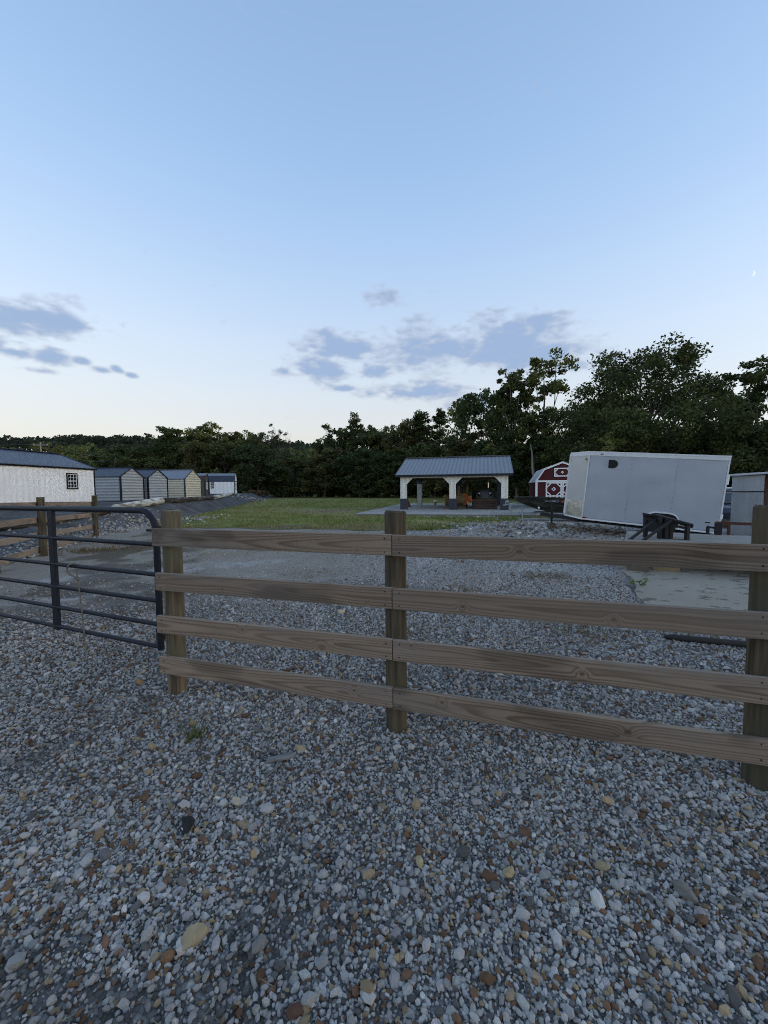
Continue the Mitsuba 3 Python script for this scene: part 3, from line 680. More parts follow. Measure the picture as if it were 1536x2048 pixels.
# ridge along y here: front gable on y = 0
prof = Polygon([(0, .05), (W, .05)] + pr[::-1])
def swap(m): v, f = m; return np.stack([v[:, 1], v[:, 0], v[:, 2]], 1), np.asarray(f)[:, ::-1]
obj('wall', xz(extrude(prof, L), 0.0), 'barn_red', t, place=P)
lo, up = barn_roof(-.1, L + .1, [(y, z + .03) for y, z in pr], .14)
obj('roof', swap(cat(lo + up)), 'galvalume', t, place=P)
tr = []
for a, b in zip(pr[:-1], pr[1:]):
    d = np.subtract(b, a) / np.linalg.norm(np.subtract(b, a)); nn = np.array([-d[1], d[0]])
    if nn[1] < 0: nn = -nn
    tr.append(beam((a[0], -.085, a[1] - .03), (b[0], -.085, b[1] - .03), .12, .03, up=(0, -1, 0)))
tr += [box((.05, -.03, 1.03), (.15, .045, 2.0)), box((W - .05, -.03, 1.03), (.15, .045, 2.0)), box((W / 2, -.036, 2.06), (W, .05, .13)), box((-.012, .07, 1.03), (.03, .16, 2.0))]
obj('trim', cat(tr), 'white_trim', t, place=P)
def braced(x0, x1, za, zb, w, y, mid):
    """White frame with slanted corners and a diamond, the look of a barn door."""
    m = [box(((x0 + x1) / 2, y, zb - w / 2), (x1 - x0, .03, w)), box((x0 + w / 2, y, (za + zb) / 2), (w, .032, zb - za)), box((x1 - w / 2, y, (za + zb) / 2), (w, .032, zb - za)), box(((x0 + x1) / 2, y, za + w / 2), (x1 - x0, .03, w))]
    def corners(a, b, c, d_, k):
        return [beam((a + sx * 0, y - .004, c + k) if sx == 0 else (b, y - .004, c + k), (a + k, y - .004, c) if sx == 0 else (b - k, y - .004, c), w * .7, .03, up=(0, -1, 0)) for sx in (0, 1)] + \
               [beam((a, y - .004, d_ - k) if sx == 0 else (b, y - .004, d_ - k), (a + k, y - .004, d_) if sx == 0 else (b - k, y - .004, d_), w * .7, .03, up=(0, -1, 0)) for sx in (0, 1)]
    k = (x1 - x0) * .24
    if mid is not None:
        m.append(box(((x0 + x1) / 2, y, mid), (x1 - x0, .03, w)))
        m += corners(x0 + w, x1 - w, mid + w / 2, zb - w, k) + corners(x0 + w, x1 - w, za + w, mid - w / 2, k)
        zc = (mid + zb) / 2
    else:
        m += corners(x0 + w, x1 - w, za + w, zb - w, k * .6); zc = (za + zb) / 2
    q = .16 if mid is not None else .11
    dm = Polygon([(0, q), (q, 0), (0, -q), (-q, 0)]).difference(Polygon([(0, q - .075), (q - .075, 0), (0, -q + .075), (-q + .075, 0)]))
    m.append(mv(xz(extrude(dm, .03), y - .016), ((x0 + x1) / 2, 0, zc)))
    return m
for x0 in (.72, W / 2 + .015):
    x1 = x0 + W / 2 - .735
    d = obj('door', cat([box(((x0 + x1) / 2, -.02, 1.0), (x1 - x0, .03, 1.92))]), 'barn_red', t, place=P)
    obj('brace', cat(braced(x0, x1, .06, 1.98, .10, -.045, .92)), 'white_trim', d, place=P)
    obj('strap_hinge', cat([box((x0 + .12 if x0 < 1 else x1 - .12, -.066, z), (.22, .012, .04)) for z in (1.86, .55)]), 'black_trim', d, place=P)
h = obj('loft_hatch', cat([box((W / 2, -.02, 2.72), (1.1, .03, .66))]), 'barn_red', t, place=P)
obj('brace', cat(braced(W / 2 - .57, W / 2 + .57, 2.39, 3.05, .085, -.045, None)), 'white_trim', h, place=P)

# ------------------------------------------------------------------ enclosed trailer (local x forward to the nose, y towards the road, z up its own side)
def frame3(o, x, yhint):
    x = np.asarray(x, float) / np.linalg.norm(x); z = np.cross(x, yhint); z /= np.linalg.norm(z); y = np.cross(z, x)
    m = np.eye(4); m[:3, 0], m[:3, 1], m[:3, 2], m[:3, 3] = x, y, z, o
    return T(m), m
O = np.array([6.5, 12.94, .61]); R_ = np.array([9.52, 11.21, .29])
P, PM = frame3(O, O - R_, np.array([-.496, -.868, 0]))
t = thing('cargo_trailer', 'silver-white enclosed cargo trailer with V nose, tilted nose up on its jack', 'trailer')
L, W, H, V = 3.5, 2.05, 2.17, .62
plan = Polygon([(-L, 0), (0, 0), (V, -W / 2), (0, -W), (-L, -W)])
# body: sheet skins as separate faces so that the nose has its own paint
side = [box((-L / 2, -.012, H / 2), (L - .02, .02, H - .12)), box((-L / 2, -W + .012, H / 2), (L - .02, .02, H - .12)), box((-L + .012, -W / 2, H / 2), (.02, W - .06, H - .1)), box((-L / 2, -W / 2, .03), (L - .04, W - .06, .05))]
nx_ = 40; nz_ = 26
gxx, gzz = np.meshgrid(np.linspace(-L + .03, -.03, nx_), np.linspace(.07, H - .07, nz_), indexing='ij')
bul = .018 * (meshkit.fbm(np.stack([gxx * 1.1, gzz * 1.3, gxx * 0], -1), 3, 33) - .5) + .002 * np.cos(gxx / 1.15 * 2 * PI)
sv_ = np.stack([gxx, bul + .006, gzz], -1).reshape(-1, 3); si_ = np.arange(nx_ * nz_).reshape(nx_, nz_)
sf_ = np.vstack([np.stack([si_[:-1, :-1], si_[1:, 1:], si_[1:, :-1]], -1).reshape(-1, 3), np.stack([si_[:-1, :-1], si_[:-1, 1:], si_[1:, 1:]], -1).reshape(-1, 3)])
wheel_x = -2.14
keep = ~((np.abs(sv_[sf_].mean(1)[:, 0] - wheel_x) < .38) & (sv_[sf_].mean(1)[:, 2] < .40))
obj('side_skin', (sv_, sf_[keep]), 'trailer_skin', t, smooth=True, place=P)
obj('body', cat(side), 'trailer_skin', t, place=P)
nose = []
for a, b in (((0, -.01), (V, -W / 2)), ((V, -W / 2), (0, -W + .01))):
    nose.append(beam((a[0], a[1], .56 + (H - .62) / 2), (b[0], b[1], .56 + (H - .62) / 2), .02, H - .66))
obj('nose_panel', cat(nose), 'nose_skin', t, place=P)
gd = []
for a, b in (((0, -.004), (V, -W / 2)), ((V, -W / 2), (0, -W + .004))):
    gd.append(beam((a[0], a[1], .30), (b[0], b[1], .30), .03, .56))
obj('nose_guard', cat(gd), 'nose_guard', t, place=P)
rf = [extrude(plan.buffer(.03, join_style=2), .05)]; rf = [(v + [0, 0, H], f) for v, f in rf]
obj('roof', cat(rf), 'trailer_trim', t, place=P)
tr = [beam((-L - .02, .012, H - .045), (0, .012, H - .045), .03, .085), beam((0, .012, H - .045), (V + .01, -W / 2, H - .045), .03, .085), beam((V + .01, -W / 2, H - .05), (0, -W, H - .05), .03, .11)]
tr += [beam((-L - .02, .012, .024), (.0, .012, .024), .03, .05), beam((0, .014, .02), (V, -W / 2, .02), .04, .05), beam((V, -W / 2, .02), (0, -W, .02), .04, .05)]
tr += [beam((.004, .006, .0), (.004, .006, H), .032, .03), beam((-L, .004, .0), (-L, .004, H), .035, .025), beam((V + .012, -W / 2, .06), (V + .012, -W / 2, H), .08, .04)]
obj('edge_trim', cat(tr), 'trailer_trim', t, place=P)
rv = []
for x in (-1.18, -2.32):
    for z in np.arange(.15, H - .1, .155):
        rv.append((ICO.vertices * [.010, .006, .010] + [x + .012 * math.sin(z * 40), .014, z], ICO.faces))
obj('rivet', cat(rv), 'dark_steel', t, place=P, kind='stuff')
for x in (-1.20, -2.34): obj('panel_seam', box((x, .013, H / 2 - .01), (.012, .012, H - .15)), 'trailer_skin', t, place=P)
vent = Polygon([(-.03, -.125), (.10, -.125), (.10, .125), (-.03, .125)]).union(Point(-.03, 0).buffer(.125, 12))
obj('side_vent', mv(xz(extrude(vent, .03), .008), (-.66, 0, H - .33)), 'black_plastic', t, place=P)
em = obj('nose_emblem', cat([beam((.045, -.06, H - .27), (.115, -.175, H - .27), .012, .035)]), 'yellow_paint', t, place=P)
obj('swoosh', cat([beam((.045, -.058, H - .21), (.125, -.19, H - .16), .012, .02), beam((.06, -.08, H - .235), (.14, -.215, H - .20), .012, .015)]), 'dark_steel', em, place=P)
for m_ in (box((-.35, .03, H - .035), (.07, .02, .03)), box((-.06, .03, .07), (.12, .02, .045))): obj('marker_light', m_, 'red_paint', t, place=P)
# fender and wheel
an = np.linspace(.0, PI, 15)
arch_pts = [(wheel_x + .43 * (abs(math.cos(a)) ** .55) * (1 if math.cos(a) > 0 else -1), .46 * math.sin(a) ** .6) for a in an]
fen = []
for (x0, z0_), (x1, z1_) in zip(arch_pts[:-1], arch_pts[1:]):
    fen.append(beam((x0, .05, z0_), (x1, .05, z1_), .16, .035, up=(0, 1, 0)))
fen = [beam((x0, .03, z0_), (x1, .03, z1_), .035, .09, up=(0, 1, 0)) for (x0, z0_), (x1, z1_) in zip(arch_pts[:-1], arch_pts[1:])]
obj('fender', cat(fen), 'trailer_trim', t, place=P)
well = Polygon([(wheel_x - .41, 0)] + [(x, z) for x, z in arch_pts[::-1]] + [(wheel_x + .41, 0)]).buffer(0)
obj('wheel_well', cat([xz(extrude(well, .004), -.02), xz(extrude(well, .004), .0165)]), 'rubber', t, place=P)
def wheel(r, w, k=28):
    ty = lathe([(r * .62, -w / 2), (r * .93, -w / 2), (r, -w * .36), (r, w * .36), (r * .93, w / 2), (r * .62, w / 2)], k)
    rm = lathe([(.02, -w * .40), (r * .35, -w * .40), (r * .45, -w * .30), (r * .63, -w * .42), (r * .63, w * .42), (.02, w * .3)], k)
    to = lambda m: (np.stack([m[0][:, 0], m[0][:, 2], m[0][:, 1]], 1), m[1][:, ::-1])
    return to(ty), to(rm)
ty, rm = wheel(.36, .2)
wk = obj('wheel', mv(ty, (wheel_x, -.02, -.03)), 'rubber', t, smooth=40, place=P); obj('rim', mv(rm, (wheel_x, -.02, -.03)), 'galvanised', wk, smooth=40, place=P)
# tongue, coupler, jack on its wooden block
tg = [beam((-.2, -.35, -.06), (1.18, -W / 2 + .03, -.06), .07, .11), beam((-.2, -W + .35, -.06), (1.18, -W / 2 - .03, -.06), .07, .11), box((1.28, -W / 2, -.05), (.3, .12, .12))]
tg += [beam((-L + .05, -.35, -.06), (-.2, -.35, -.06), .07, .1), beam((-L + .05, -W + .35, -.06), (-.2, -W + .35, -.06), .07, .1), beam((.15, -.3, -.07), (.15, -W + .3, -.07), .12, .12)]
obj('tongue', cat(tg), 'dark_steel', t, place=P)
jp = (PM @ [1.05, -W / 2, 0, 1])[:3]; jz = float(height(jp[0], jp[1]))
jk = [tube([(jp[0], jp[1], jz + .22), (jp[0], jp[1], jp[2] + .10)], .032, 12), tube([(jp[0], jp[1], jp[2] - .18), (jp[0] + .015, jp[1], jp[2] + .42)], .043, 12), box((jp[0], jp[1], jz + .20), (.16, .16, .02)), tube([(jp[0], jp[1], jp[2] + .40), (jp[0], jp[1], jp[2] + .46)], .05, 12)]
obj('jack', cat(jk), 'dark_steel', t, smooth=40)
obj('jack_handle', cat([tube([(jp[0] - .02, jp[1], jp[2] + .45), (jp[0] + .12, jp[1] - .03, jp[2] + .46)], .014, 8)]), 'chrome', t, smooth=40)
for m_ in (box((-L - .03, -.02, H - .62), (.05, .04, .28)), box((-L - .02, -.02, .5), (.05, .04, .13))): obj('door_hinge', m_, 'white_trim', t, place=P)
obj('side_latch', cat([box((-3.22, .014, .30), (.11, .02, .028))]), 'dark_steel', t, place=P)
k = obj('jack_block', cat([box((jp[0], jp[1], jz + .085), (.24, .2, .22))]), 'skid_wood'); labels[k] = {'label': 'dark wooden block under the foot of the cargo trailer jack', 'category': 'block'}

# ------------------------------------------------------------------ jon boat on its trailer, bow to the left
bx = np.array([.985, -.17, 0.]); P, BM = frame3(np.array([6.72, 20.1, .38]), bx, np.array([.17, .985, 0]))
# stations along x: (x, half width at bottom, half width at gunwale, z bottom, z gunwale)
st = [(0.0, .42, .50, .66, .80), (.10, .44, .55, .60, .80), (.45, .48, .62, .43, .80), (.9, .52, .70, .25, .79), (1.4, .55, .76, .12, .77), (2.0, .57, .80, .07, .74), (3.2, .58, .82, .05, .70), (5.0, .58, .82, .05, .66)]
vs = []
for x, b, g, zb, zg in st:
    vs += [(x, -g, zg), (x, -(b + g) / 2 - .03, (zb + zg) / 2 - .02), (x, -b, zb), (x, 0, zb - .015), (x, b, zb), (x, (b + g) / 2 + .03, (zb + zg) / 2 - .02), (x, g, zg)]
fs = []
for i in range(len(st) - 1):
    for j in range(6):
        a = i * 7 + j; fs += [(a, a + 1, a + 8), (a, a + 8, a + 7)]
e = (len(st) - 1) * 7; fs += [(e, e + i, e + i + 1) for i in range(1, 6)] + [(0, i + 1, i) for i in range(1, 6)]
boat = thing('jon_boat', 'dark camouflage flat-bottomed boat with grey registration letters, bow up behind the cargo trailer', 'boat')
obj('hull', (np.array(vs, float), np.array(fs)), 'boat_camo', boat, place=P, smooth=25)
gw = []
for sg in (0, 6):
    gw.append(tube([np.array(vs[i * 7 + sg]) + [0, 0, .012] for i in range(len(st))], .022, 8))
gw.append(beam((-.02, -.52, .80), (-.02, .52, .80), .09, .03)); gw.append(box((.35, 0, .79), (.75, 1.05, .02)))
obj('gunwale', cat(gw), 'boat_camo', boat, place=P)
tm = meshkit.text_mesh('TN 0006S EF', .075, .004, bold=True)
tv = np.array(tm.vertices); tv = np.stack([1.22 + tv[:, 0], -.795 - tv[:, 2] - .0 * tv[:, 0], .585 + tv[:, 1] - .02 * tv[:, 0]], 1)
tv[:, 1] -= .0
obj('registration', (tv, np.array(tm.faces)), 'letter_grey', boat, place=P)
obj('sticker', cat([box((2.03, -.80, .60), (.10, .006, .09))]), 'sticker_red', boat, place=P)
obj('bow_eye', cat([box((.98, -.64, .30), (.07, .05, .09))]), 'white_trim', boat, place=P)
bt = thing('boat_trailer', 'galvanised boat trailer with winch post and tongue jack under the dark boat', 'trailer')
f_ = [beam((-1.05, 0, -.02), (5.0, 0, -.02), .09, .11), beam((.9, -.55, -.0), (5.0, -.55, .0), .07, .09), beam((.9, .55, 0), (5., .55, 0), .07, .09), beam((.9, -.6, -.04), (.9, .6, -.04), .07, .07), beam((3.0, -.8, -.04), (3.0, .8, -.04), .07, .07)]
obj('frame', cat(f_), 'galvanised', bt, place=P)
obj('bunk', cat([beam((1.0, -.45, .05), (5., -.45, .05), .09, .04), beam((1., .45, .05), (5., .45, .05), .09, .04)]), 'skid_wood', bt, place=P)
w_ = [beam((-.28, 0, 0), (-.28, 0, .52), .08, .08, up=(1, 0, 0)), beam((-.62, 0, .40), (.18, 0, .56), .10, .05), tube([(-.42, -.06, .60), (-.42, .06, .60)], .07, 14), beam((-.5, 0, .46), (-.5, 0, .62), .05, .05, up=(1, 0, 0))]
obj('winch_post', cat(w_), 'galvanised', bt, place=P)
obj('tongue_jack', cat([tube([(.30, -.12, -.42), (.30, -.12, .22)], .03, 10), tube([(.30, -.12, -.1), (.30, -.12, .36)], .038, 10), tube([(.20, -.12, -.02), (.42, -.12, -.02)], .05, 10)]), 'galvanised', bt, place=P)
obj('coupler', cat([box((-1.15, 0, 0), (.26, .1, .09)), tube([(-1.2, 0, .0), (-1.2, 0, .16)], .05, 12)]), 'galvanised', bt, place=P)
obj('safety_chain', cat([tube(spline([(-1.1, -.05, -.05), (-1.02, -.08, -.25), (-.95, -.05, -.33), (-.88, 0, -.2), (-.85, .02, -.06)]), .014, 6)]), 'galvanised', bt, place=P)
ty, rm = wheel(.30, .18)
wk = obj('wheel', mv(ty, (3.0, -.9, -.09)), 'rubber', bt, smooth=40, place=P); obj('rim', mv(rm, (3.0, -.9, -.09)), 'galvanised', wk, smooth=40, place=P)

# ------------------------------------------------------------------ low timber deck on blocks, with folded ramps
deck = thing('equipment_deck', 'low plank deck on a dark steel frame set on wooden blocks, right of the gravel', 'deck')
DA = RAD(-33); P = frame_at((4.78, 7.86, 0), DA)
rr = np.random.default_rng(8)
mat('deck_plank', mikit.proc(lambda p, n, uv: mix((.12, .11, .095), (.27, .255, .235), fbm((p.x * .84 - p.y * .54) * 1.5, (p.x * .54 + p.y * .84) * 14, 0, 4))), .9)
for i in range(15):
    obj('plank', beam((.0 + .03 * rr.random(), .11 + i * .157, .537 + .005 * rr.random()), (6.2, .11 + i * .157, .537 + .005 * rr.random()), .138, .04, bev=.006), 'deck_plank', deck, place=P)
obj('frame', cat([beam((0, .0, .45), (6.3, .0, .45), .06, .19), beam((0, 2.42, .45), (6.3, 2.42, .45), .06, .19), beam((.02, -.03, .45), (.02, 2.45, .45), .06, .19), beam((2.8, 0, .42), (2.8, 2.4, .42), .06, .14), beam((5.6, 0, .45), (5.6, 2.4, .45), .06, .19)]), 'dark_steel', deck, place=P)
obj('side_rail', cat([beam((1.72, 2.40, .825), (6.2, 2.40, .78), .05, .06), beam((1.95, 2.40, .55), (1.95, 2.40, .80), .07, .05, up=(1, 0, 0)), beam((4.8, 2.40, .55), (4.8, 2.40, .80), .07, .05, up=(1, 0, 0))]), 'rusty_steel', deck, place=P)
obj('stake_post', box((1.76, 2.36, .69), (.12, .14, .28)), 'dark_steel', deck, place=P)
obj('stake_bracket', cat([box((1.58, 2.37, .64), (.06, .07, .16)), beam((1.56, 2.37, .735), (1.72, 2.37, .70), .05, .04)]), 'dark_steel', deck, place=P)
for lb, xx, yy_, ln, m_ in (('dark wooden block under the left end of the plank deck', .26, -.16, .36, 'skid_wood'), ('lighter tan wooden block beside the dark one under the plank deck', .72, .10, .42, 'lumber')):
    k = obj('timber_block', cat([box((xx, yy_, .09), (ln, .18, .18)), box((xx + .01, yy_ + .02, .266), (ln - .03, .15, .168))]), m_, place=P)
    labels[k] = {'label': lb, 'category': 'block'}
rp = thing('loading_ramp', 'dark steel ramp on legs with two slanted braces at the plank deck left end', 'ramp')
def RP(px_, y_, z_): return np.array([px_, y_, z_])
tp = [((5.62, 8.55, 1.075), (6.28, 8.25, .91)), ((5.78, 8.42, 1.06), (6.30, 8.02, .87))]
m = []
for a, b in tp: m += [beam(a, b, .17, .035), beam(np.array(a) - [0, 0, .04], np.array(b) - [0, 0, .04], .05, .06)]
obj('tread', cat(m), 'dark_steel', rp)
for (x, y, zt, w) in ((5.66, 8.52, 1.06, .075), (5.80, 8.28, 1.02, .07), (5.90, 8.30, 1.0, .19), (6.06, 8.32, .95, .075), (6.18, 8.02, .86, .075)):
    obj('leg', cat([beam((x, y, .557), (x, y, zt), w, .06, up=(1, 0, 0))]), 'dark_steel', rp)
for a, b in (((5.83, 8.36, 1.0), (5.08, 8.18, .53)), ((5.95, 8.16, .95), (5.30, 8.08, .53))):
    obj('diagonal_brace', cat([beam(a, b, .045, .045)]), 'dark_steel', rp)
obj('cross_bar', cat([beam((5.62, 8.52, .98), (6.18, 8.1, .80), .04, .05), beam((5.80, 8.30, .55), (6.2, 8.04, .55), .04, .04)]), 'dark_steel', rp)

# ------------------------------------------------------------------ galvanised shed, chain link, cars
P = frame_at((11.92, 13.55, 0), RAD(-45)); t = thing('metal_shed', 'galvanised sheet-metal shed behind the chain-link at the right edge', 'shed')
obj('wall', cat([box((.40, .75, 1.0), (.80, 1.5, 2.0))]), 'galvanised', t, place=P)
obj('side_panel', cat([box((1.50, .80, .98), (1.38, 1.4, 1.96))]), 'rusty_steel', t, place=P)
obj('roof', cat([beam((-.08, .72, 2.02), (2.4, .72, 2.15), 1.75, .05), beam((-.08, -.17, 2.02), (2.4, -.17, 2.15), .05, .07, bev=.015)]), 'galvalume', t, place=P)
cf = thing('chain_link_fence', 'grey chain-link fence with a top rail in front of the galvanised shed', 'fence')
ca, cb_ = np.array([10.6, 12.9, 0.]), np.array([14.4, 12.05, 0.]); cd = (cb_ - ca); cl = np.linalg.norm(cd); cd /= cl
obj('top_rail', cat([tube([ca + [0, 0, 1.47], cb_ + [0, 0, 1.47]], .022, 10)]), 'dark_steel', cf, smooth=60)
for s in (0, cl): obj('post', cat([tube([ca + cd * s, ca + cd * s + [0, 0, 1.52]], .03, 10), (ICO1.vertices * .036 + (ca + cd * s + [0, 0, 1.53]), ICO1.faces)]), 'wire', cf, smooth=60)
wr = []; hh = 1.5; sp = .075; cn = np.array([cd[1], -cd[0], 0])
for sg in (1, -1):
    for i in range(int((cl + hh * .6) / sp) + 1):
        u0 = i * sp - (hh * .6 if sg > 0 else 0); z0_, z1_ = .02, hh; u1 = u0 + sg * hh * .6
        if sg < 0: u0, u1 = i * sp, i * sp - hh * .6
        # clip to the panel
        def cut(u, z, du, dz, lim):
            k = (lim - u) / du; return lim, z + dz * k
        du, dz = u1 - u0, z1_ - z0_; a, za, b, zb = u0, z0_, u1, z1_
        if a < 0: a, za = cut(u0, z0_, du, dz, 0)
        if a > cl: a, za = cut(u0, z0_, du, dz, cl)
        if b < 0: b, zb = cut(u0, z0_, du, dz, 0)
        if b > cl: b, zb = cut(u0, z0_, du, dz, cl)
        if abs(b - a) < .02: continue
        o_ = cn * .004 * sg
        wr.append(tube([ca + cd * a + [0, 0, za] + o_, ca + cd * b + [0, 0, zb] + o_], .0024, 3, cap=False))
obj('wire_mesh', cat(wr), 'wire', cf, kind='stuff')
def car(label, o, ang, body_mat, s=1.0):
    """Saloon: x forward."""
    Pc = frame_at(o, ang); t = thing('parked_car', label, 'car')
    pr_ = [(-2.2, .35), (-2.25, .62), (-2.1, .86), (-1.5, .93), (1.0, .93), (2.05, .80), (2.28, .62), (2.25, .35)]
    body = xz(extrude(Polygon(pr_).buffer(-.06).buffer(.06), 1.74), -.87)
    v, f = body; v = v.copy(); v[:, 1] *= 1 - .10 * np.clip((v[:, 2] - .7) / .3, 0, 1) - .07 * np.clip((np.abs(v[:, 0]) - 1.6) / .7, 0, 1)
    obj('body', (v * s, f), body_mat, t, place=Pc, smooth=35)
    cab = Polygon([(-1.75, .9), (-1.15, 1.36), (-.9, 1.41), (.05, 1.41), (.3, 1.36), (1.1, .9)])
    v, f = xz(extrude(cab.buffer(-.04).buffer(.04), 1.56), -.78); v = v.copy(); v[:, 1] *= 1 - .22 * np.clip((v[:, 2] - .9) / .5, 0, 1)
    obj('roof', (v * s, f), body_mat, t, place=Pc, smooth=35)
    gl = []
    ws = np.array([[.36, -.56, 1.345], [.36, .56, 1.345], [1.07, .70, .945], [1.07, -.70, .945]]) + [.02, 0, .012]
    rw = np.array([[-1.2, .56, 1.345], [-1.2, -.56, 1.345], [-1.74, -.70, .945], [-1.74, .70, .945]]) + [-.02, 0, .012]
    for nm, qd in (('windscreen', ws), ('rear_window', rw)):
        n = np.cross(qd[1] - qd[0], qd[2] - qd[0]); n /= np.linalg.norm(n)
        obj(nm, (np.vstack([qd, qd - n * .008]) * s, np.array([[0, 1, 2], [0, 2, 3], [4, 6, 5], [4, 7, 6]])), 'black_glass', t, place=Pc)
    for sg in (-1, 1):
        qd = np.array([[-1.45, .765, .97], [.85, .765, .97], [.22, .635, 1.32], [-1.08, .635, 1.32]]) * [1, sg, 1] + [0, sg * .006, 0]
        obj('side_window', (np.vstack([qd, qd - [0, sg * .006, 0]]) * s, np.array([[0, 1, 2], [0, 2, 3], [4, 6, 5], [4, 7, 6]])), 'black_glass', t, place=Pc)
        obj('headlight', (cat([box((2.17, sg * .58, .66), (.14, .34, .13))])[0] * s, box((0, 0, 0), (1, 1, 1))[1]), 'insulator', t, place=Pc)
    for x in (-1.4, 1.4):
        for sg in (-1, 1):
            ty, rm = wheel(.33, .2); k = obj('wheel', (mv(ty, (x, sg * .76, .33))[0] * s, ty[1]), 'rubber', t, place=Pc, smooth=40)
            obj('rim', (mv(rm, (x, sg * .765, .33))[0] * s, rm[1]), 'galvanised', k, place=Pc, smooth=40)
car('dark blue parked car seen in the gap between cargo trailer and metal shed', (14.6, 17.2, 0), RAD(-128), 'car_navy')
car('white parked car seen over the dark blue car, right of the cargo trailer', (17.5, 20.2, .1), RAD(-150), 'car_white', 1.06)

# ------------------------------------------------------------------ under the pavilion
PVM = np.eye(4); c_, s_ = math.cos(PV), math.sin(PV); PVM[:3, :3] = [[c_, -s_, 0], [s_, c_, 0], [0, 0, 1]]; PVM[:3, 3] = [1.25, 29.75, .11]
P = T(PVM @ np.array([[1, 0, 0, 6.15], [0, 1, 0, 3.1], [0, 0, 1, 0], [0, 0, 0, 1.]]))
t = thing('tractor', 'dark blue tractor with brown loader bucket and silver exhaust, parked in the pavilion', 'tractor')
hood = Polygon([(-.40, .75), (.40, .75), (.38, 1.22), (.26, 1.36), (-.26, 1.36), (-.38, 1.22)])
obj('hood', cat([xz(extrude(hood, 1.5), -1.15)]), 'tractor_blue', t, place=P)
obj('grille', cat([box((0, -1.18, .97), (.52, .05, .36)), box((0, -1.19, 1.20), (.66, .06, .05))] + [box((-.22 + i * .088, -1.21, .93), (.02, .02, .24)) for i in range(6)]), 'grille_grey', t, place=P)
for sg in (-1, 1):
    obj('headlight', cat([(ICO1.vertices * [.10, .05, .075] + [sg * .42, -1.18, 1.17], ICO1.faces)]), 'chrome', t, place=P, smooth=True)
    ty, rm = wheel(.68, .42); k = obj('rear_wheel', mv((ty[0][:, [1, 0, 2]], ty[1][:, ::-1]), (sg * .78, .75, .68)), 'rubber', t, place=P, smooth=40); obj('rim', mv((rm[0][:, [1, 0, 2]], rm[1][:, ::-1]), (sg * .78, .75, .68)), 'tractor_dark', k, place=P, smooth=40)
    ty, rm = wheel(.42, .28); k = obj('front_wheel', mv((ty[0][:, [1, 0, 2]], ty[1][:, ::-1]), (sg * .66, -.75, .42)), 'rubber', t, place=P, smooth=40); obj('rim', mv((rm[0][:, [1, 0, 2]], rm[1][:, ::-1]), (sg * .66, -.75, .42)), 'tractor_dark', k, place=P, smooth=40)
    obj('loader_arm', cat([beam((sg * .56, .1, 1.30), (sg * .56, -1.45, 1.12), .09, .16), beam((sg * .56, -1.45, 1.16), (sg * .56, -1.8, .42), .09, .14, up=(1, 0, 0))]), 'tractor_dark', t, place=P)
    obj('roll_bar', cat([tube([(sg * .48, .95, .9), (sg * .46, .95, 1.98)], .045, 8)]), 'tractor_dark', t, place=P)
obj('canopy', cat([box((0, .6, 2.02), (1.1, 1.2, .07)), box((0, .55, .95), (.9, .9, .25)), box((0, .8, 1.25), (.5, .14, .5))]), 'tractor_dark', t, place=P)
bk = Polygon([(-1.72, .02), (-2.32, .04), (-2.34, .10), (-1.88, .16), (-1.80, .36), (-1.86, .70), (-1.74, .74), (-1.66, .40)])
v, f = yz(extrude(bk, 1.72), -.86)
obj('bucket', cat([(v, f), yz(extrude(Polygon([(-1.68, .02), (-2.33, .04), (-1.86, .72), (-1.72, .72)]), .03), -.875), yz(extrude(Polygon([(-1.68, .02), (-2.33, .04), (-1.86, .72), (-1.72, .72)]), .03), .845), box((0, -1.84, .66), (1.74, .05, .14)), beam((-.1, -1.83, .10), (.1, -1.80, .66), .05, .03)]), 'bucket_rust', t, place=P)
obj('exhaust', cat([tube([(.27, -.7, 1.3), (.27, -.7, 1.60)], .028, 10)]), 'tractor_dark', t, place=P, smooth=40)
obj('muffler', cat([tube([(.27, -.7, 1.60), (.27, -.7, 1.98)], .055, 12)]), 'chrome', t, place=P, smooth=40)

P = T(PVM @ np.array([[1, 0, 0, 4.72], [0, 1, 0, 2.2], [0, 0, 1, 0], [0, 0, 0, 1.]]))
t = thing('orange_implement', 'bright orange machine attachment with two tilted plates on a low grey frame in the pavilion', 'machine')
obj('plate', cat([xz(extrude(Polygon([(-.35, .30), (.02, .26), (.14, .42), (.10, 1.0), (-.12, 1.18), (-.28, 1.02)]).buffer(-.03).buffer(.03), .32), -.18), beam((-.1, -.02, 1.16), (.24, .02, .86), .26, .05)]), 'orange_paint', t, place=P)
obj('chute', cat([beam((.20, 0, .92), (.42, 0, .48), .30, .24, up=(0, 1, 0))]), 'orange_paint', t, place=P)
obj('edge_strip', cat([beam((.32, -.13, .92), (.50, -.13, .60), .02, .05, up=(0, 1, 0)), beam((.12, -.16, .55), (.18, -.16, .32), .03, .05)]), 'white_trim', t, place=P)
obj('stand', cat([beam((-.5, -.35, .06), (.95, -.35, .06), .04, .04), beam((-.5, .3, .06), (.95, .3, .06), .04, .04), beam((.1, -.35, .20), (.75, -.35, .20), .04, .03), beam((.72, -.35, .05), (.72, -.35, .35), .03, .03, up=(1, 0, 0)), beam((-.2, -.3, .02), (-.2, -.3, .35), .04, .04, up=(1, 0, 0)), beam((.3, -.3, .0), (.3, -.3, .3), .04, .04, up=(1, 0, 0))]), 'grille_grey', t, place=P)

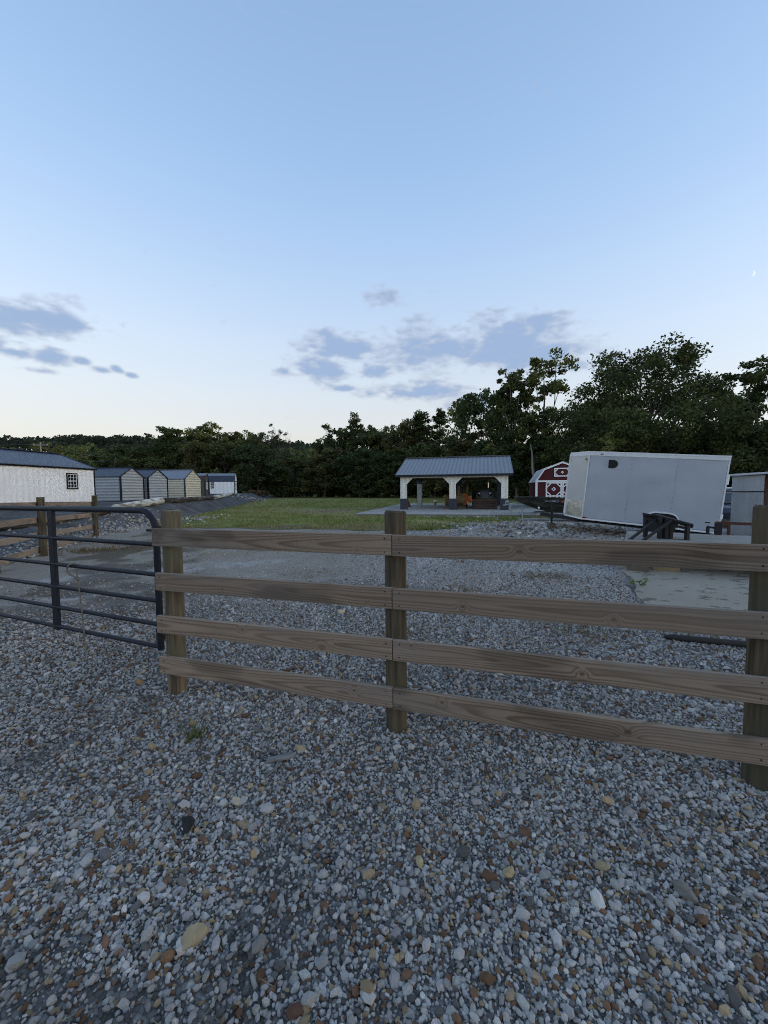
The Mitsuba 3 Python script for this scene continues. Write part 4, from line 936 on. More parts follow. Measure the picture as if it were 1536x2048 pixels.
def bale(label, x, y, z, r, ln, ang, seed):
    M = PVM @ np.array([[math.cos(ang), -math.sin(ang), 0, x], [math.sin(ang), math.cos(ang), 0, y], [0, 0, 1, z], [0, 0, 0, 1.]])
    k = 28; v, f = lathe([(r * .2, -ln / 2), (r * .96, -ln / 2), (r, -ln * .42), (r, ln * .42), (r * .96, ln / 2), (r * .2, ln / 2)], k)
    v = np.stack([v[:, 2], v[:, 0], v[:, 1] + r], 1)
    v = v * (1 + .05 * (meshkit.noise(v * 6, seed)[:, None] - .5))
    g = np.random.default_rng(seed); st_ = []
    for i in range(700):
        a = g.random() * 2 * PI; q = g.uniform(-ln / 2, ln / 2); d = np.array([g.normal() * .3, -math.sin(a), math.cos(a)]) * g.uniform(.05, .12)
        p = np.array([q, math.cos(a) * r * 1.0, math.sin(a) * r + r]); o_ = np.array([0, math.cos(a), math.sin(a)]) * .02 * g.random()
        st_.append((np.array([p - d, p + d, p + o_ + [.006, 0, .004]]), np.array([[0, 1, 2]])))
    k_ = thing('hay_bale', label, 'hay bale'); obj('roll', (v, f), 'hay', k_, place=T(M), smooth=False); obj('loose_straw', cat(st_), 'hay', k_, place=T(M), kind='stuff')
bale('brown round hay bale just right of the middle pavilion post', 4.15, 2.0, .25, .46, .8, .3, 3)
bale('brown round hay bale partly hidden behind the left side of the middle pavilion post', 3.45, 2.9, .18, .42, .8, .2, 4)
k = obj('pallet', cat([mx(box((4.0, 2.3, .20), (1.5, 1.6, .05)), PVM), mx(box((4.0, 1.6, .09), (1.5, .1, .18)), PVM), mx(box((4.0, 3.0, .09), (1.5, .1, .18)), PVM), mx(box((4.0, 2.3, .09), (1.5, .1, .18)), PVM)]), 'skid_wood')
labels[k] = {'label': 'dark low pallet carrying the hay bales behind the middle pavilion post', 'category': 'pallet'}
for lb, x, y, z1_, w in (('thick rough timber standing behind the middle pavilion post', 4.05, 3.6, 1.75, .18), ('slimmer brown timber standing behind the orange attachment', 4.75, 3.7, 1.85, .14)):
    k = obj('standing_timber', cat([mx(beam((x, y, .0), (x + .03, y + .1, z1_), w, w, up=(1, 0, 0)), PVM)]), 'lumber'); labels[k] = {'label': lb, 'category': 'timber'}
k = obj('red_stand', cat([mx(xz(extrude(Polygon([(-.30, 0), (.36, 0), (.10, .62), (-.02, .62)]).difference(Polygon([(-.12, .10), (.18, .10), (.06, .42)])), .30), 0), PVM @ np.array([[1, 0, 0, -.36], [0, 1, 0, 4.2], [0, 0, 1, 0], [0, 0, 0, 1.]]))]), 'red_paint')
labels[k] = {'label': 'red triangular metal stand leaning behind the left pavilion post', 'category': 'stand'}
t = thing('capped_pipe', 'short upright pipe with white cap standing on the slab behind the left pavilion bay', 'pipe')
o_ = (PVM @ [1.72, 7.6, 0, 1])[:3]
obj('pipe', mv(lathe([(.10, 0), (.10, .30), (.13, .30), (.13, .34)], 16), o_), 'lumber', t, smooth=30); obj('cap', mv(lathe([(.17, .34), (.17, .42), (.12, .50)], 16), o_), 'white_paint', t, smooth=30)

# ------------------------------------------------------------------ logs edging the yard, black pipe, poles
def log(label, pts, r0, r1, m, seed):
    P_ = spline(pts, 5); n = len(P_); rr_ = np.linspace(r0, r1, n) * (1 + .10 * (meshkit.noise(np.stack([np.arange(n) * .6, np.zeros(n), np.zeros(n)], -1), seed) - .5))
    k = obj('log', tube(P_, rr_, 14), m, smooth=50); labels[k] = {'label': label, 'category': 'log'}
zg = lambda x, y: float(height(x, y))
log('dark log edging the yard, nearest of the row, left of the second fence post', [(-12.7, 10.0, zg(-12.7, 10) + .12), (-12.85, 12.2, zg(-12.85, 12.2) + .13), (-12.9, 14.2, zg(-12.9, 14.2) + .13)], .17, .15, 'log_dark', 1)
log('brown log seen through the boards of the fence below the white building', [(-13.0, 14.5, zg(-13, 14.5) + .12), (-13.0, 16.5, zg(-13, 16.5) + .13), (-13.1, 18.8, zg(-13.1, 18.8) + .13)], .16, .13, 'log_brown', 2)
log('bleached pale log edging the yard below the grey sheds', [(-13.4, 19.6, zg(-13.4, 19.6) + .13), (-13.8, 22.4, zg(-13.8, 22.4) + .16), (-14.45, 25.6, zg(-14.45, 25.6) + .17)], .17, .22, 'log_pale', 3)
log('long dark log edging the yard below the beige shed', [(-14.5, 26.0, zg(-14.5, 26) + .15), (-14.9, 29.5, zg(-14.9, 29.5) + .15), (-16.0, 37, zg(-16, 37) + .15)], .20, .17, 'log_dark', 4)
log('farthest log of the row, pale, ending at the white barn', [(-16.3, 38.2, zg(-16.3, 38.2) + .14), (-18.5, 46, zg(-18.5, 46) + .15), (-22.6, 59, zg(-22.6, 59) + .16)], .20, .16, 'log_pale', 5)
k = obj('drain_pipe', tube(spline([(3.02, 4.20, .03), (3.2, 4.10, .038), (3.55, 3.97, .042), (4.3, 3.70, .042), (5.4, 3.32, .04)]), [.010] + [.024] * 2 + [.036] * 22, 14), 'pipe_black', smooth=50)
labels[k] = {'label': 'dark pipe lying on the gravel behind the right fence post', 'category': 'pipe'}
def utility(label, x, y, zt, arms):
    t = thing('utility_pole', label, 'utility pole'); z0_ = zg(x, y)
    obj('pole', tube([(x, y, z0_ - .5), (x, y, zt)], [.15, .10], 10), 'pole_wood', t, smooth=50)
    ins = []
    if arms:
        for m_ in (beam((x - 1.2, y, zt - .5), (x + 1.2, y, zt - .5), .1, .12), beam((x - 1.0, y, zt - 1.9), (x + 1.0, y, zt - 1.9), .08, .1)): obj('crossarm', m_, 'pole_wood', t)
        for q in (-.9, -.45, .45, .9): ins.append(mv(lathe([(.09, 0), (.12, .1), (.07, .26), (.05, .34)], 8), (x + q, y, zt - 1.86)))
    ins += [mv(lathe([(.05, 0), (.06, .1), (.03, .16)], 8), (x + q, y, zt - (.44 if arms else 0))) for q in ((-1.1, 0, 1.1) if arms else (0,))]
    obj('insulator', cat(ins), 'insulator', t)
utility('grey wooden utility pole with crossarm and insulators, rising behind the white building roof', -56.8, 66, 9.95, True)
utility('plain grey utility pole rising behind the first grey shed', -62.3, 92, 10.2, False)
def wire(label, a, b, sag, r=.02):
    tt = np.linspace(0, 1, 18)[:, None]; p = np.array(a) * (1 - tt) + np.array(b) * tt; p[:, 2] -= sag * 4 * (tt * (1 - tt))[:, 0]
    k = obj('power_line', tube(p, r, 4), 'wire'); labels[k] = {'label': label, 'category': 'power line'}
wire('upper power line running left from the utility pole with crossarm', (-57.9, 66, 9.55), (-92, 52, 9.3), .5)
wire('lower power line running left from the utility pole with crossarm', (-57.3, 66, 8.95), (-92, 52, 8.6), .5)
wire('upper power line sagging between the two utility poles', (-55.7, 66, 9.55), (-62.3, 92, 9.9), .8)
wire('lower power line sagging between the two utility poles', (-56.3, 66, 8.95), (-62.3, 92, 9.1), 1.2)
wire('power line running right from the plain utility pole towards the trees', (-62.3, 92, 9.9), (-30, 128, 9.6), 1.4)

# ------------------------------------------------------------------ trees
def leaves(centers, spread, n, size, col, g, flat=.75, var=.35, cl_var=.30):
    """Leaf blades (one folded pair of triangles each) scattered round the centres; colours per vertex."""
    m = len(centers); per = np.full(m, n)
    idx = np.repeat(np.arange(m), per); N = len(idx)
    d = g.normal(size=(N, 3)); d /= np.linalg.norm(d, axis=1, keepdims=True); d *= (g.random((N, 1)) ** .45)
    p = centers[idx] + d * np.asarray(spread)[idx][:, None] * [1, 1, flat]
    nrm = g.normal(size=(N, 3)) + d * .6 + [0, 0, .55]; nrm /= np.linalg.norm(nrm, axis=1, keepdims=True)
    a = g.normal(size=(N, 3)); a -= nrm * (a * nrm).sum(1, keepdims=True); a /= np.linalg.norm(a, axis=1, keepdims=True); b = np.cross(nrm, a)
    s = size * (.6 + .8 * g.random((N, 1)))
    q0, q1, q2, q3 = p - a * s * .5, p + b * s * .30 + nrm * s * .06, p + a * s * .5, p - b * s * .30 + nrm * s * .06
    v = np.stack([q0, q1, q2, q3], 1).reshape(-1, 3); o = np.arange(N) * 4
    f = np.stack([np.stack([o, o + 1, o + 2], 1), np.stack([o, o + 2, o + 3], 1)], 1).reshape(-1, 3)
    cc = np.asarray(col)[None] * (1 - cl_var + 2 * cl_var * g.random((m, 1))) * (1 + .22 * (g.random((m, 1)) - .35) * np.array([1.3, .5, -.6]))
    c = cc[idx] * (1 - var + 2 * var * g.random((N, 1)))
    return v, f, np.repeat(np.clip(c, .004, .6), 4, 0)
def make_tree(seed, H, R, base, nlobe, ncl, nlf, size, col, shape='round', trunk_r=.16, flat=.75, spread=.17, bark='bark', twigs=True, lobe_r=.42):
    g = np.random.default_rng(seed)
    # lobes: centres of the crown's big masses
    lob = []
    for i in range(nlobe):
        if shape == 'pointed':
            f = (i + .5) / nlobe; z = H * (base + (1 - base) * f); r = R * (1 - f) ** .75 * g.uniform(.35, .9); a = i * 2.4 + g.random()
            lob.append((r * math.cos(a) * .7, r * math.sin(a) * .7, z, R * lobe_r * (1.2 - .85 * f) + .25))
        elif shape == 'wide':
            a = i * 2.4 + .5 * g.random(); f = g.random(); e = g.random() ** .6; z = H * (base + (1 - base) * (.18 + .70 * f)); r = R * (1 - max(0, f - .35) ** 1.6 * 1.1) * (.25 + .68 * e)
            lob.append((r * math.cos(a), r * math.sin(a), z, R * lobe_r * g.uniform(.55, 1.1)))
        else:
            a = i * 2.4 + .7 * g.random(); f = (i + g.random()) / nlobe; z = H * (base + (1 - base) * (.12 + .86 * f))
            r = R * math.sqrt(max(.05, 1 - (1.8 * f - .8) ** 2)) * g.uniform(.25, .78)
            lob.append((r * math.cos(a), r * math.sin(a), z, R * lobe_r * g.uniform(.7, 1.15)))
    lob = np.array(lob); lob[:, 2] = np.minimum(lob[:, 2], H - lob[:, 3] * flat)
    cen, spr, own = [], [], []
    for k in range(ncl):
        i = g.integers(nlobe); d = g.normal(size=3); d /= np.linalg.norm(d); d *= g.random() ** .33
        cen.append(lob[i, :3] + d * lob[i, 3] * [1, 1, flat]); spr.append(R * spread * g.uniform(.6, 1.35)); own.append(i)
    cen = np.array(cen); cen[:, 2] = np.maximum(cen[:, 2], .25 + .3 * g.random(ncl)); spr = np.array(spr)
    v, f, c = leaves(cen, spr, nlf, size, col, g, flat)
    # trunk, limbs to the lobes, twigs to the clusters
    th = H * (.72 if shape != 'wide' else .48)
    tz = np.linspace(0, 1, 8); tp = np.stack([.25 * R * .3 * np.sin(tz * 3 + g.random() * 6) * tz, .25 * R * .3 * np.cos(tz * 2.3 + g.random() * 6) * tz, tz * th - .1], 1)
    ws = [tube(tp, trunk_r * H / 15 * (1 - .75 * tz), 8)]
    for i in range(nlobe):
        t0 = np.clip(lob[i, 2] / th * g.uniform(.45, .75), .12, .93); s0 = np.array([np.interp(t0, tz, tp[:, q]) for q in range(3)])
        mid = (s0 + lob[i, :3]) / 2 + [0, 0, -.08 * H * g.random()] + g.normal(size=3) * .05 * R
        ws.append(tube(spline([s0, mid, lob[i, :3]], 4), np.linspace(trunk_r * .45 * H / 15, .03 * H / 15, 9), 5, False))
        if twigs:
            for k in np.nonzero(np.array(own) == i)[0][:10]:
                ws.append(tube([lob[i, :3], (lob[i, :3] + cen[k]) / 2 + g.normal(size=3) * .04 * R, cen[k]], [.03 * H / 15, .018 * H / 15, .006], 3, False))
    return mikit.ply((v, f), 'm_leaf', smooth=False, color=c), mikit.ply(cat(ws), 'm_' + bark, smooth=50), H, R
DARK, MID, LITE = (.080, .102, .042), (.140, .165, .062), (.190, .205, .075)
PROTO = {

 'dark': [make_tree(s, 11, 4.6, .02, 16, 110, 62, .42, c, lobe_r=.46) for s, c in ((11, DARK), (12, (.105, .122, .050)), (13, (.108, .108, .048)), (14, (.068, .092, .044)))],
 'mid': [make_tree(s, 15, 7.5, .05, 14, 110, 55, .62, c, lobe_r=.42) for s, c in ((21, MID), (22, (.130, .138, .055)))],
 'light': [make_tree(31, 15, 4.0, .12, 13, 95, 52, .36, LITE, lobe_r=.38), make_tree(32, 15, 4.0, .10, 14, 90, 56, .36, (.130, .150, .056), lobe_r=.40)],
 'sparse': [make_tree(41, 14.6, 3.6, .25, 11, 48, 42, .38, (.10, .115, .05), lobe_r=.30, spread=.15)],
 'spiky': [make_tree(42, 15.9, 3.2, .08, 15, 80, 52, .36, (.084, .100, .045), 'pointed', lobe_r=.34)],
 'pointed': [make_tree(51, 16.7, 3.9, .05, 24, 150, 58, .36, (.080, .100, .042), 'pointed', lobe_r=.46), make_tree(52, 16.7, 3.4, .05, 24, 140, 58, .36, (.078, .098, .042), 'pointed', lobe_r=.44)],
 'twist': [make_tree(61, 18.2, 3.8, .18, 15, 120, 60, .34, (.115, .130, .054), lobe_r=.34, trunk_r=.20, spread=.15, bark='bark_pale')],
 'big': [make_tree(71, 16.9, 8.8, .06, 52, 560, 78, .30, (.084, .102, .044), 'wide', .30, .72, .125, lobe_r=.30)],
 'right': [make_tree(81, 14.7, 4.4, .06, 26, 300, 70, .30, (.084, .102, .044), 'wide', .22, .8, .15, lobe_r=.36)],
}
def bare_tree(seed, H, R):
    g = np.random.default_rng(seed); ws, tips = [], []
    for i in range(46):
        a = g.random() * 2 * PI; r = R * math.sqrt(g.random()); z1 = H * g.uniform(.72, 1.0) * (1 - .25 * (r / R) ** 2)
        b = np.array([r * .35 * math.cos(a), r * .35 * math.sin(a), H * .12]); e = np.array([r * math.cos(a), r * math.sin(a), z1])
        P_ = spline([b, (b + e) / 2 + g.normal(size=3) * .25, e], 4); ws.append(tube(P_, np.linspace(.06, .012, 9), 4, False))
        for q in range(7):
            s_ = P_[3 + q % 6]; t_ = s_ + np.array([g.normal() * .5, g.normal() * .5, g.uniform(.5, 1.6)]); ws.append(tube([s_, t_], [.02, .008], 3, False)); tips.append(t_)
    ws.append(tube([(0, 0, -.2), (0, 0, H * .16)], [.3, .2], 8)); tips = np.array(tips)
    low = np.stack([g.normal(size=60) * R * .5, g.normal(size=60) * R * .5, H * g.uniform(.03, .55, 60)], 1)
    v, f, c = leaves(np.vstack([tips[::2], low, low]), np.r_[np.full(len(tips[::2]), .45), np.full(120, .8)], 26, .30, (.085, .082, .055), g)
    return mikit.ply((v, f), 'm_leaf', color=c), mikit.ply(cat(ws), 'm_bark', smooth=50), H, R
PROTO['twiggy'] = [bare_tree(91, 15.1, 5.2)]
TREES = [('mid',-138.2,150,17.8,8.5),('mid',-125.9,150,20.3,10.4),('mid',-105.1,140,17.7,8.0),('mid',-87.7,130,14.5,6.6),('mid',-76.4,125,12.9,5.5),('mid',-69.3,125,13.9,6.3),
 ('dark',-53.5,100,15.4,5.7),('light',-40.5,92,14.4,4.7),('light',-33.8,95,13.4,3.0),('twiggy',-26.2,95,16.4,6.0),('dark',-34.9,88,10.7,5.0),('dark',-41.5,88,10.2,4.5),('dark',-27.5,86,9.9,4.9),
 ('dark',-15.6,95,9.8,2.4),('sparse',-11.6,92,14.6,3.5),('spiky',-6.2,88,15.9,3.3),('dark',-1.4,88,13.5,3.9),('dark',3.6,82,13.6,4.2),('pointed',7.5,80,17.2,5.6),('pointed',11.1,78,17.2,4.6),('light',13.9,72,14.9,3.2),
 ('dark',16.5,66,15.4,4.2),('twist',18.9,56,18.2,4.8),('light',22.0,54,16.9,3.8),('dark',17.8,58,14.6,3.3),('big',27.6,42,16.9,8.8),('dark',40.6,46,11.2,3.9),('right',36.9,38,14.9,5.0),('dark',26.1,50,11.4,3.5),
 ('dark',41.6,52,8.0,4.9),('dark',31.1,52,9.8,3.9),('light',20.6,36,6.0,1.3),
 ('dark',-19.8,88,8.9,4.5),('dark',-12.5,84,9.6,4.8),('dark',-4.9,80,9.1,5.1),('dark',2.1,76,8.7,4.8),('dark',8.4,72,9.2,4.6),('dark',13.1,64,8.7,4.5),('dark',17.0,58,8.0,4.0),('dark',20.6,54,8.2,3.8),('dark',23.8,52,8.6,3.3),('dark',40.8,44,7.0,3.3),
 ('dark',-12.4,92,12.2,3.8),('dark',-9.2,92,13.4,4.6),('dark',-4.0,91,13.8,4.6),('dark',1.0,90,13.0,4.6),('dark',5.4,88,13.6,4.4),('dark',-44,96,14,5),('dark',-31,97,13.4,5),('dark',-38,96,13.0,5),('dark',-62,96,11,5.5),('dark',-48,96,12.5,5),('dark',-56,92,8.5,5),('dark',27,47,7.5,4.2),('dark',33,47,7.8,4.6),('dark',36.5,45,8.0,4.0),('dark',24,45,6.5,3.2),('dark',45,40,9,4),('dark',48,46,9,4.5),('dark',58,52,12,5)]
TL = {'light': ['tall tree with pale leafy top, second tallest on the left skyline', 'narrow light green tree beside the bare-twigged tree', 'yellow-green tree just right of the two pointed trees', 'yellowish leafy tree left of the big spreading tree', 'small pale green sapling standing behind the cargo trailer roof'],
 'twiggy': ['wide tree with thin bare upright twigs at its top, left of the skyline gap'], 'sparse': ['thin-leaved see-through tree right of the skyline gap'], 'spiky': ['spiky-topped dark tree, tallest left of the pavilion'],
 'twist': ['tall sparse tree with twisting bare limbs above the pavilion end'], 'big': ['huge dark spreading tree behind the cargo trailer, tallest in the photo'], 'right': ['tall dark tree cut by the right edge of the photo'],
 'pointed': ['dark pointed tree above the left half of the pavilion roof', 'slimmer dark pointed tree right beside the other pointed one']}
cnt = {}
for q, (kind, x, y, Ht, Rt) in enumerate(TREES):
    n = cnt.get(kind, 0); cnt[kind] = n + 1
    pl, wl, H0, R0 = PROTO[kind][n % len(PROTO[kind])]
    if kind == 'dark':
        az_d = math.degrees(math.atan2(x, y))
        where = ('above the sheds of the yard, left' if az_d < -20 else 'behind the lawn hedge, left of the pavilion' if az_d < 1.5 else 'directly behind the pavilion roof' if az_d < 17.5 else 'between pavilion and cargo trailer, behind the red barn' if az_d < 24.5 else 'below the huge tree, behind the cargo trailer' if az_d < 38 else 'above the galvanised shed at the right edge')
        lb, gr = 'dense dark green tree ' + where, 'dark trees ' + where
    elif kind == 'mid': lb, gr = 'rounded mid-green tree at the foot of the wooded hill, left', 'mid-green trees below the hill'
    else: lb, gr = TL[kind][n], None
    t = thing('tree', lb, 'tree', gr)
    z0_ = float(height(x, y)) + float(max(0, hill_z(x, y))) * (y > 170)
    if kind in ('dark', 'light', 'sparse', 'spiky'): Rt, Ht = Rt * 1.35, Ht * (1.16 if Ht > 9.9 else 1.08)
    M = T().translate([x, y, z0_ - .05]).rotate([0, 0, 1], (q * 67) % 360 if kind != 'big' else 20).scale([Rt / R0, Rt / R0, Ht / H0])
    obj('crown', pl, None, t, place=M); obj('trunk', wl, None, t, place=M)
# pale snag and bare trunks standing out of the dark mass
for lb, x, y, z0_, z1_, r, dx in (('pale leaning dead trunk standing behind the red barn', 19.7, 50.5, 1.0, 7.2, .22, -1.1), ('thin bare trunk showing above the pavilion roof ridge', 9.3, 72.5, 1, 8.6, .12, .05)):
    t = thing('dead_tree', lb, 'dead tree'); zz = np.linspace(0, 1, 9)
    obj('trunk', tube(np.stack([x + dx * zz + .1 * np.sin(zz * 9), y + 0 * zz, z0_ - 1 + (z1_ - z0_ + 1) * zz], 1), r * (1.1 - .85 * zz ** 1.5), 9), 'snag_wood' if r > .15 else 'bark_pale', t, smooth=40)

# hedge row at the back of the lawn, and a dry bush
SH = []
for s, c in ((101, (.085, .120, .050)), (102, (.095, .128, .054))):
    g = np.random.default_rng(s); n = 70
    a = g.random(n) * 2 * PI; r = np.sqrt(g.random(n)); z = g.random(n) ** .8
    cen = np.stack([2.7 * r * np.cos(a), 1.6 * r * np.sin(a), .15 + 2.6 * z * (1 - .35 * r * r)], 1)
    v, f, cc = leaves(cen, np.full(n, .55), 62, .30, c, g, 1.0)
    tip = np.stack([2.7 * (g.random(160) * 2 - 1), 1.2 * (g.random(160) * 2 - 1), 2.4 + .9 * g.random(160)], 1)
    v2, f2_, c2 = leaves(tip, np.full(160, .28), 8, .26, c, g, 2.2)
    SH.append((mikit.ply((np.vstack([v, v2]), np.vstack([f, f2_ + len(v)])), 'm_leaf', color=np.vstack([cc, c2])), mikit.ply(cat([tube([(q_[0] * .5, q_[1] * .5, -.1), tuple(q_)], [.05, .01], 4, False) for q_ in cen[:24]]), 'm_bark')))
for q, (x, y, h) in enumerate([(-27.1,90,3.1),(-22.6,90,3.7),(-18.0,90,4.3),(-12.9,90,3.6),(-7.7,90,3.1),(-2.6,89,2.8),(2.4,87,2.8),(6.6,84,2.7),(10.3,80,2.6),(14.5,76,2.6),(19.5,69,2.4),(22.8,64,2.4),(24.5,58,2.6),(28,54,2.6),(-31,92,2.4),(32,52,2.4),(37,48,2.6)]):
    az_d = math.degrees(math.atan2(x, y)); where = 'left of the pavilion' if az_d < 1.5 else 'seen through the pavilion' if az_d < 15 else 'behind the red barn and trailer'
    t = thing('shrub', 'dark green shrub of the hedge row behind the lawn, ' + where, 'shrub', 'hedge row shrubs ' + where)
    M = T().translate([x, y, float(height(x, y))]).rotate([0, 0, 1], (q * 53) % 40 - 20).scale([1.05, 1.0, h / 3.1])
    obj('foliage', SH[q % 2][0], None, t, place=M); obj('stem', SH[q % 2][1], None, t, place=M)
g = np.random.default_rng(7); n = 40
cen = np.stack([g.normal(size=n) * 1.3, g.normal(size=n) * .8, .2 + 1.1 * g.random(n)], 1); v, f, cc = leaves(cen, np.full(n, .4), 40, .22, (.15, .115, .07), g)
t = thing('shrub', 'dry brownish bush at the left end of the hedge row', 'shrub'); obj('foliage', (v + [-24.5, 78, .3], f), 'leaf', t, color=cc)

# wooded hill: crowns one could not count
g = np.random.default_rng(17); cs, sp, colr = [], [], []
M_ = 2100
ang_ = g.uniform(-.86, .80, M_); dist = 172 + 165 * g.random(M_) ** .9
cx, cy = dist * np.sin(ang_) / np.cos(ang_) * .98, dist
cz = hill_z(cx, cy); rad = g.uniform(3.2, 6.2, M_); ht = g.uniform(8, 13.5, M_)
N = 46; V_, F_, C_ = [], [], []
d = g.normal(size=(M_, N, 3)); d /= np.linalg.norm(d, axis=2, keepdims=True); d[..., 2] = np.abs(d[..., 2]) * 1.0 - .25
d *= (.72 + .33 * g.random((M_, N, 1)))
pc = np.stack([cx, cy, cz + ht - rad * .8], 1)[:, None] + d * rad[:, None, None] * [1, 1, .9]
base_c = np.where((dist < 225)[:, None], np.array([[.105, .120, .052]]), np.array([[.050, .064, .044]])) * (.7 + .6 * g.random((M_, 1)))
p = pc.reshape(-1, 3); NN = len(p); nrm = d.reshape(-1, 3) + g.normal(size=(NN, 3)) * .55; nrm /= np.linalg.norm(nrm, axis=1, keepdims=True)
a = g.normal(size=(NN, 3)); a -= nrm * (a * nrm).sum(1, keepdims=True); a /= np.linalg.norm(a, axis=1, keepdims=True); b = np.cross(nrm, a); s = g.uniform(1.1, 2.3, (NN, 1))
v = np.stack([p - a * s * .6, p + b * s * .45 - nrm * .2, p + a * s * .6, p - b * s * .45 - nrm * .2], 1).reshape(-1, 3); o = np.arange(NN) * 4
f = np.stack([np.stack([o, o + 1, o + 2], 1), np.stack([o, o + 2, o + 3], 1)], 1).reshape(-1, 3)
c = np.repeat(np.repeat(base_c, N, 0) * (.75 + .5 * g.random((NN, 1))), 4, 0)
k = obj('forest', (v, f), 'leaf', color=c, kind='stuff'); labels[k].update(label='dark wooded hillside closing the view behind the sheds and the lawn', category='forest')

# ------------------------------------------------------------------ stones
def stone_shapes(n, sub, seed, jit):
    out = []
    for i in range(n):
        g_ = np.random.default_rng(seed + i); m = (ICO1 if sub else ICO)
        v = np.array(m.vertices); v = v * (1 + jit * g_.normal(size=(len(v), 1)))
        # a few flat breaks
        for q in range(4):
            nn = g_.normal(size=3); nn /= np.linalg.norm(nn); h_ = g_.uniform(.55, .85); dd = v @ nn
            v = v - np.maximum(dd - h_, 0)[:, None] * nn
        v *= g_.uniform([.9, .65, .45], [1.25, .95, .75]); out.append((v, np.array(m.faces)))
    return out
OCT = (np.array([[1, 0, 0], [-1, 0, 0], [0, 1, 0], [0, -1, 0], [0, 0, 1], [0, 0, -1.]]), np.array([[0, 2, 4], [2, 1, 4], [1, 3, 4], [3, 0, 4], [2, 0, 5], [1, 2, 5], [3, 1, 5], [0, 3, 5]]))
def oct_shapes(n, seed):
    g_ = np.random.default_rng(seed); return [(OCT[0] * g_.uniform(.75, 1.25, (6, 1)) * g_.uniform([.95, .7, .55], [1.25, 1.0, .9]) + g_.normal(size=(6, 3)) * .14, OCT[1]) for _ in range(n)]
def colours(n, g_, mix_=(.66, .13, .11, .07, .03)):
    pal = np.array([[.365, .352, .335], [.12, .115, .11], [.155, .090, .052], [.31, .23, .14], [.48, .46, .43]])
    k = g_.choice(5, n, p=mix_); c = pal[k] * g_.uniform(.62, 1.16, (n, 1)); return c * (1 + .015 * g_.normal(size=(n, 3)))
def scatter(pos, r, col, shapes, g_, tilt=.6):
    n = len(pos); V_, F_, C_ = [], [], []; off = 0; k = g_.integers(len(shapes), size=n)
    yaw = g_.random(n) * 2 * PI; t1 = g_.normal(size=n) * tilt; t2 = g_.normal(size=n) * tilt
    cy_, sy_ = np.cos(yaw), np.sin(yaw); c1, s1 = np.cos(t1), np.sin(t1); c2, s2 = np.cos(t2), np.sin(t2); z = np.zeros(n); o_ = np.ones(n)
    Rz = np.stack([np.stack([cy_, -sy_, z], 1), np.stack([sy_, cy_, z], 1), np.stack([z, z, o_], 1)], 1)
    Rx = np.stack([np.stack([o_, z, z], 1), np.stack([z, c1, -s1], 1), np.stack([z, s1, c1], 1)], 1)
    Ry = np.stack([np.stack([c2, z, s2], 1), np.stack([z, o_, z], 1), np.stack([-s2, z, c2], 1)], 1)
    R = Rz @ Rx @ Ry
    for s_ in range(len(shapes)):
        m = np.nonzero(k == s_)[0]
        if not len(m): continue
        v, f = shapes[s_]; vv = np.einsum('nij,kj->nki', R[m], v) * r[m][:, None, None] + pos[m][:, None]
        V_.append(vv.reshape(-1, 3)); F_.append((f[None] + (np.arange(len(m)) * len(v))[:, None, None]).reshape(-1, 3) + off); off += len(m) * len(v)
        C_.append(np.repeat(col[m], len(v), 0))
    return np.vstack(V_), np.vstack(F_), np.clip(np.vstack(C_), .01, .75)
def jgrid(x0, x1, y0, y1, st, g_):
    xs, ys = np.meshgrid(np.arange(x0, x1, st), np.arange(y0, y1, st), indexing='ij'); p = np.stack([xs.ravel(), ys.ravel()], 1); return p + g_.uniform(-.5, .5, p.shape) * st
def fb(p, sc, seed): return meshkit.fbm(np.stack([p[:, 0] * sc, p[:, 1] * sc, p[:, 0] * 0], -1), 3, seed)
g = np.random.default_rng(3)
parts_ = []
def keep_view(p, mrg=.45): return np.abs(p[:, 0]) < 1.06 * p[:, 1] + mrg
dirt_ = lambda p: np.clip((fb(p, 1.1, 40) + .35 * (fb(p, .3, 41) - .5) - .47) / .12, 0, 1) * np.clip((.45 - (p[:, 0] + .5 * (p[:, 1] - 1.2))) / 1.2, 0, 1)
p = np.vstack([jgrid(-3.9, 3.9, 2.1, 3.1, .0145, g), jgrid(-3.9, 3.9, .55, 2.1, .0128, g)]); p = p[keep_view(p)]; p = p[g.random(len(p)) > .5 * dirt_(p)]
r = .0090 * np.exp(g.normal(size=len(p)) * .40); big = g.random(len(p)) < .014; r[big] *= g.uniform(1.4, 2.1, big.sum())
col = colours(len(p), g); col[big] = colours(big.sum(), g, (.25, .08, .32, .28, .07)); col *= (.82 + .36 * fb(p, .9, 50))[:, None]; col *= (1 - .35 * dirt_(p))[:, None]
pos = np.c_[p, height(p[:, 0], p[:, 1]) + r * g.uniform(-.1, .55, len(p))]
parts_.append(scatter(pos, r, col, stone_shapes(14, 0, 200, .10), g))
def density(p):
    pack = np.clip((.6 - (p[:, 0] + 2.4 * (fb(p, .3, 60) - .5) - .05 * p[:, 1])) / 2.2, 0, 1) * np.clip((p[:, 1] + 2.2 * (fb(p, 1.1, 61) - .5) - 4.4) / 1.8, 0, 1)
    return 1 - .93 * pack
p = jgrid(-7.5, 7.5, 3.1, 7.2, .0212, g); p = p[keep_view(p)]
inpad = (p[:, 1] > 5.05) & (p[:, 0] > 3.5 + (p[:, 1] - 5.1) * .38)
p = p[(g.random(len(p)) < density(p)) & ~inpad]
r = .0122 * np.exp(g.normal(size=len(p)) * .32); bg = g.random(len(p)) < .008; r[bg] *= 1.8
col = colours(len(p), g) * (.82 + .36 * fb(p, .9, 50))[:, None]
pos = np.c_[p, height(p[:, 0], p[:, 1]) + r * g.uniform(-.1, .5, len(p))]
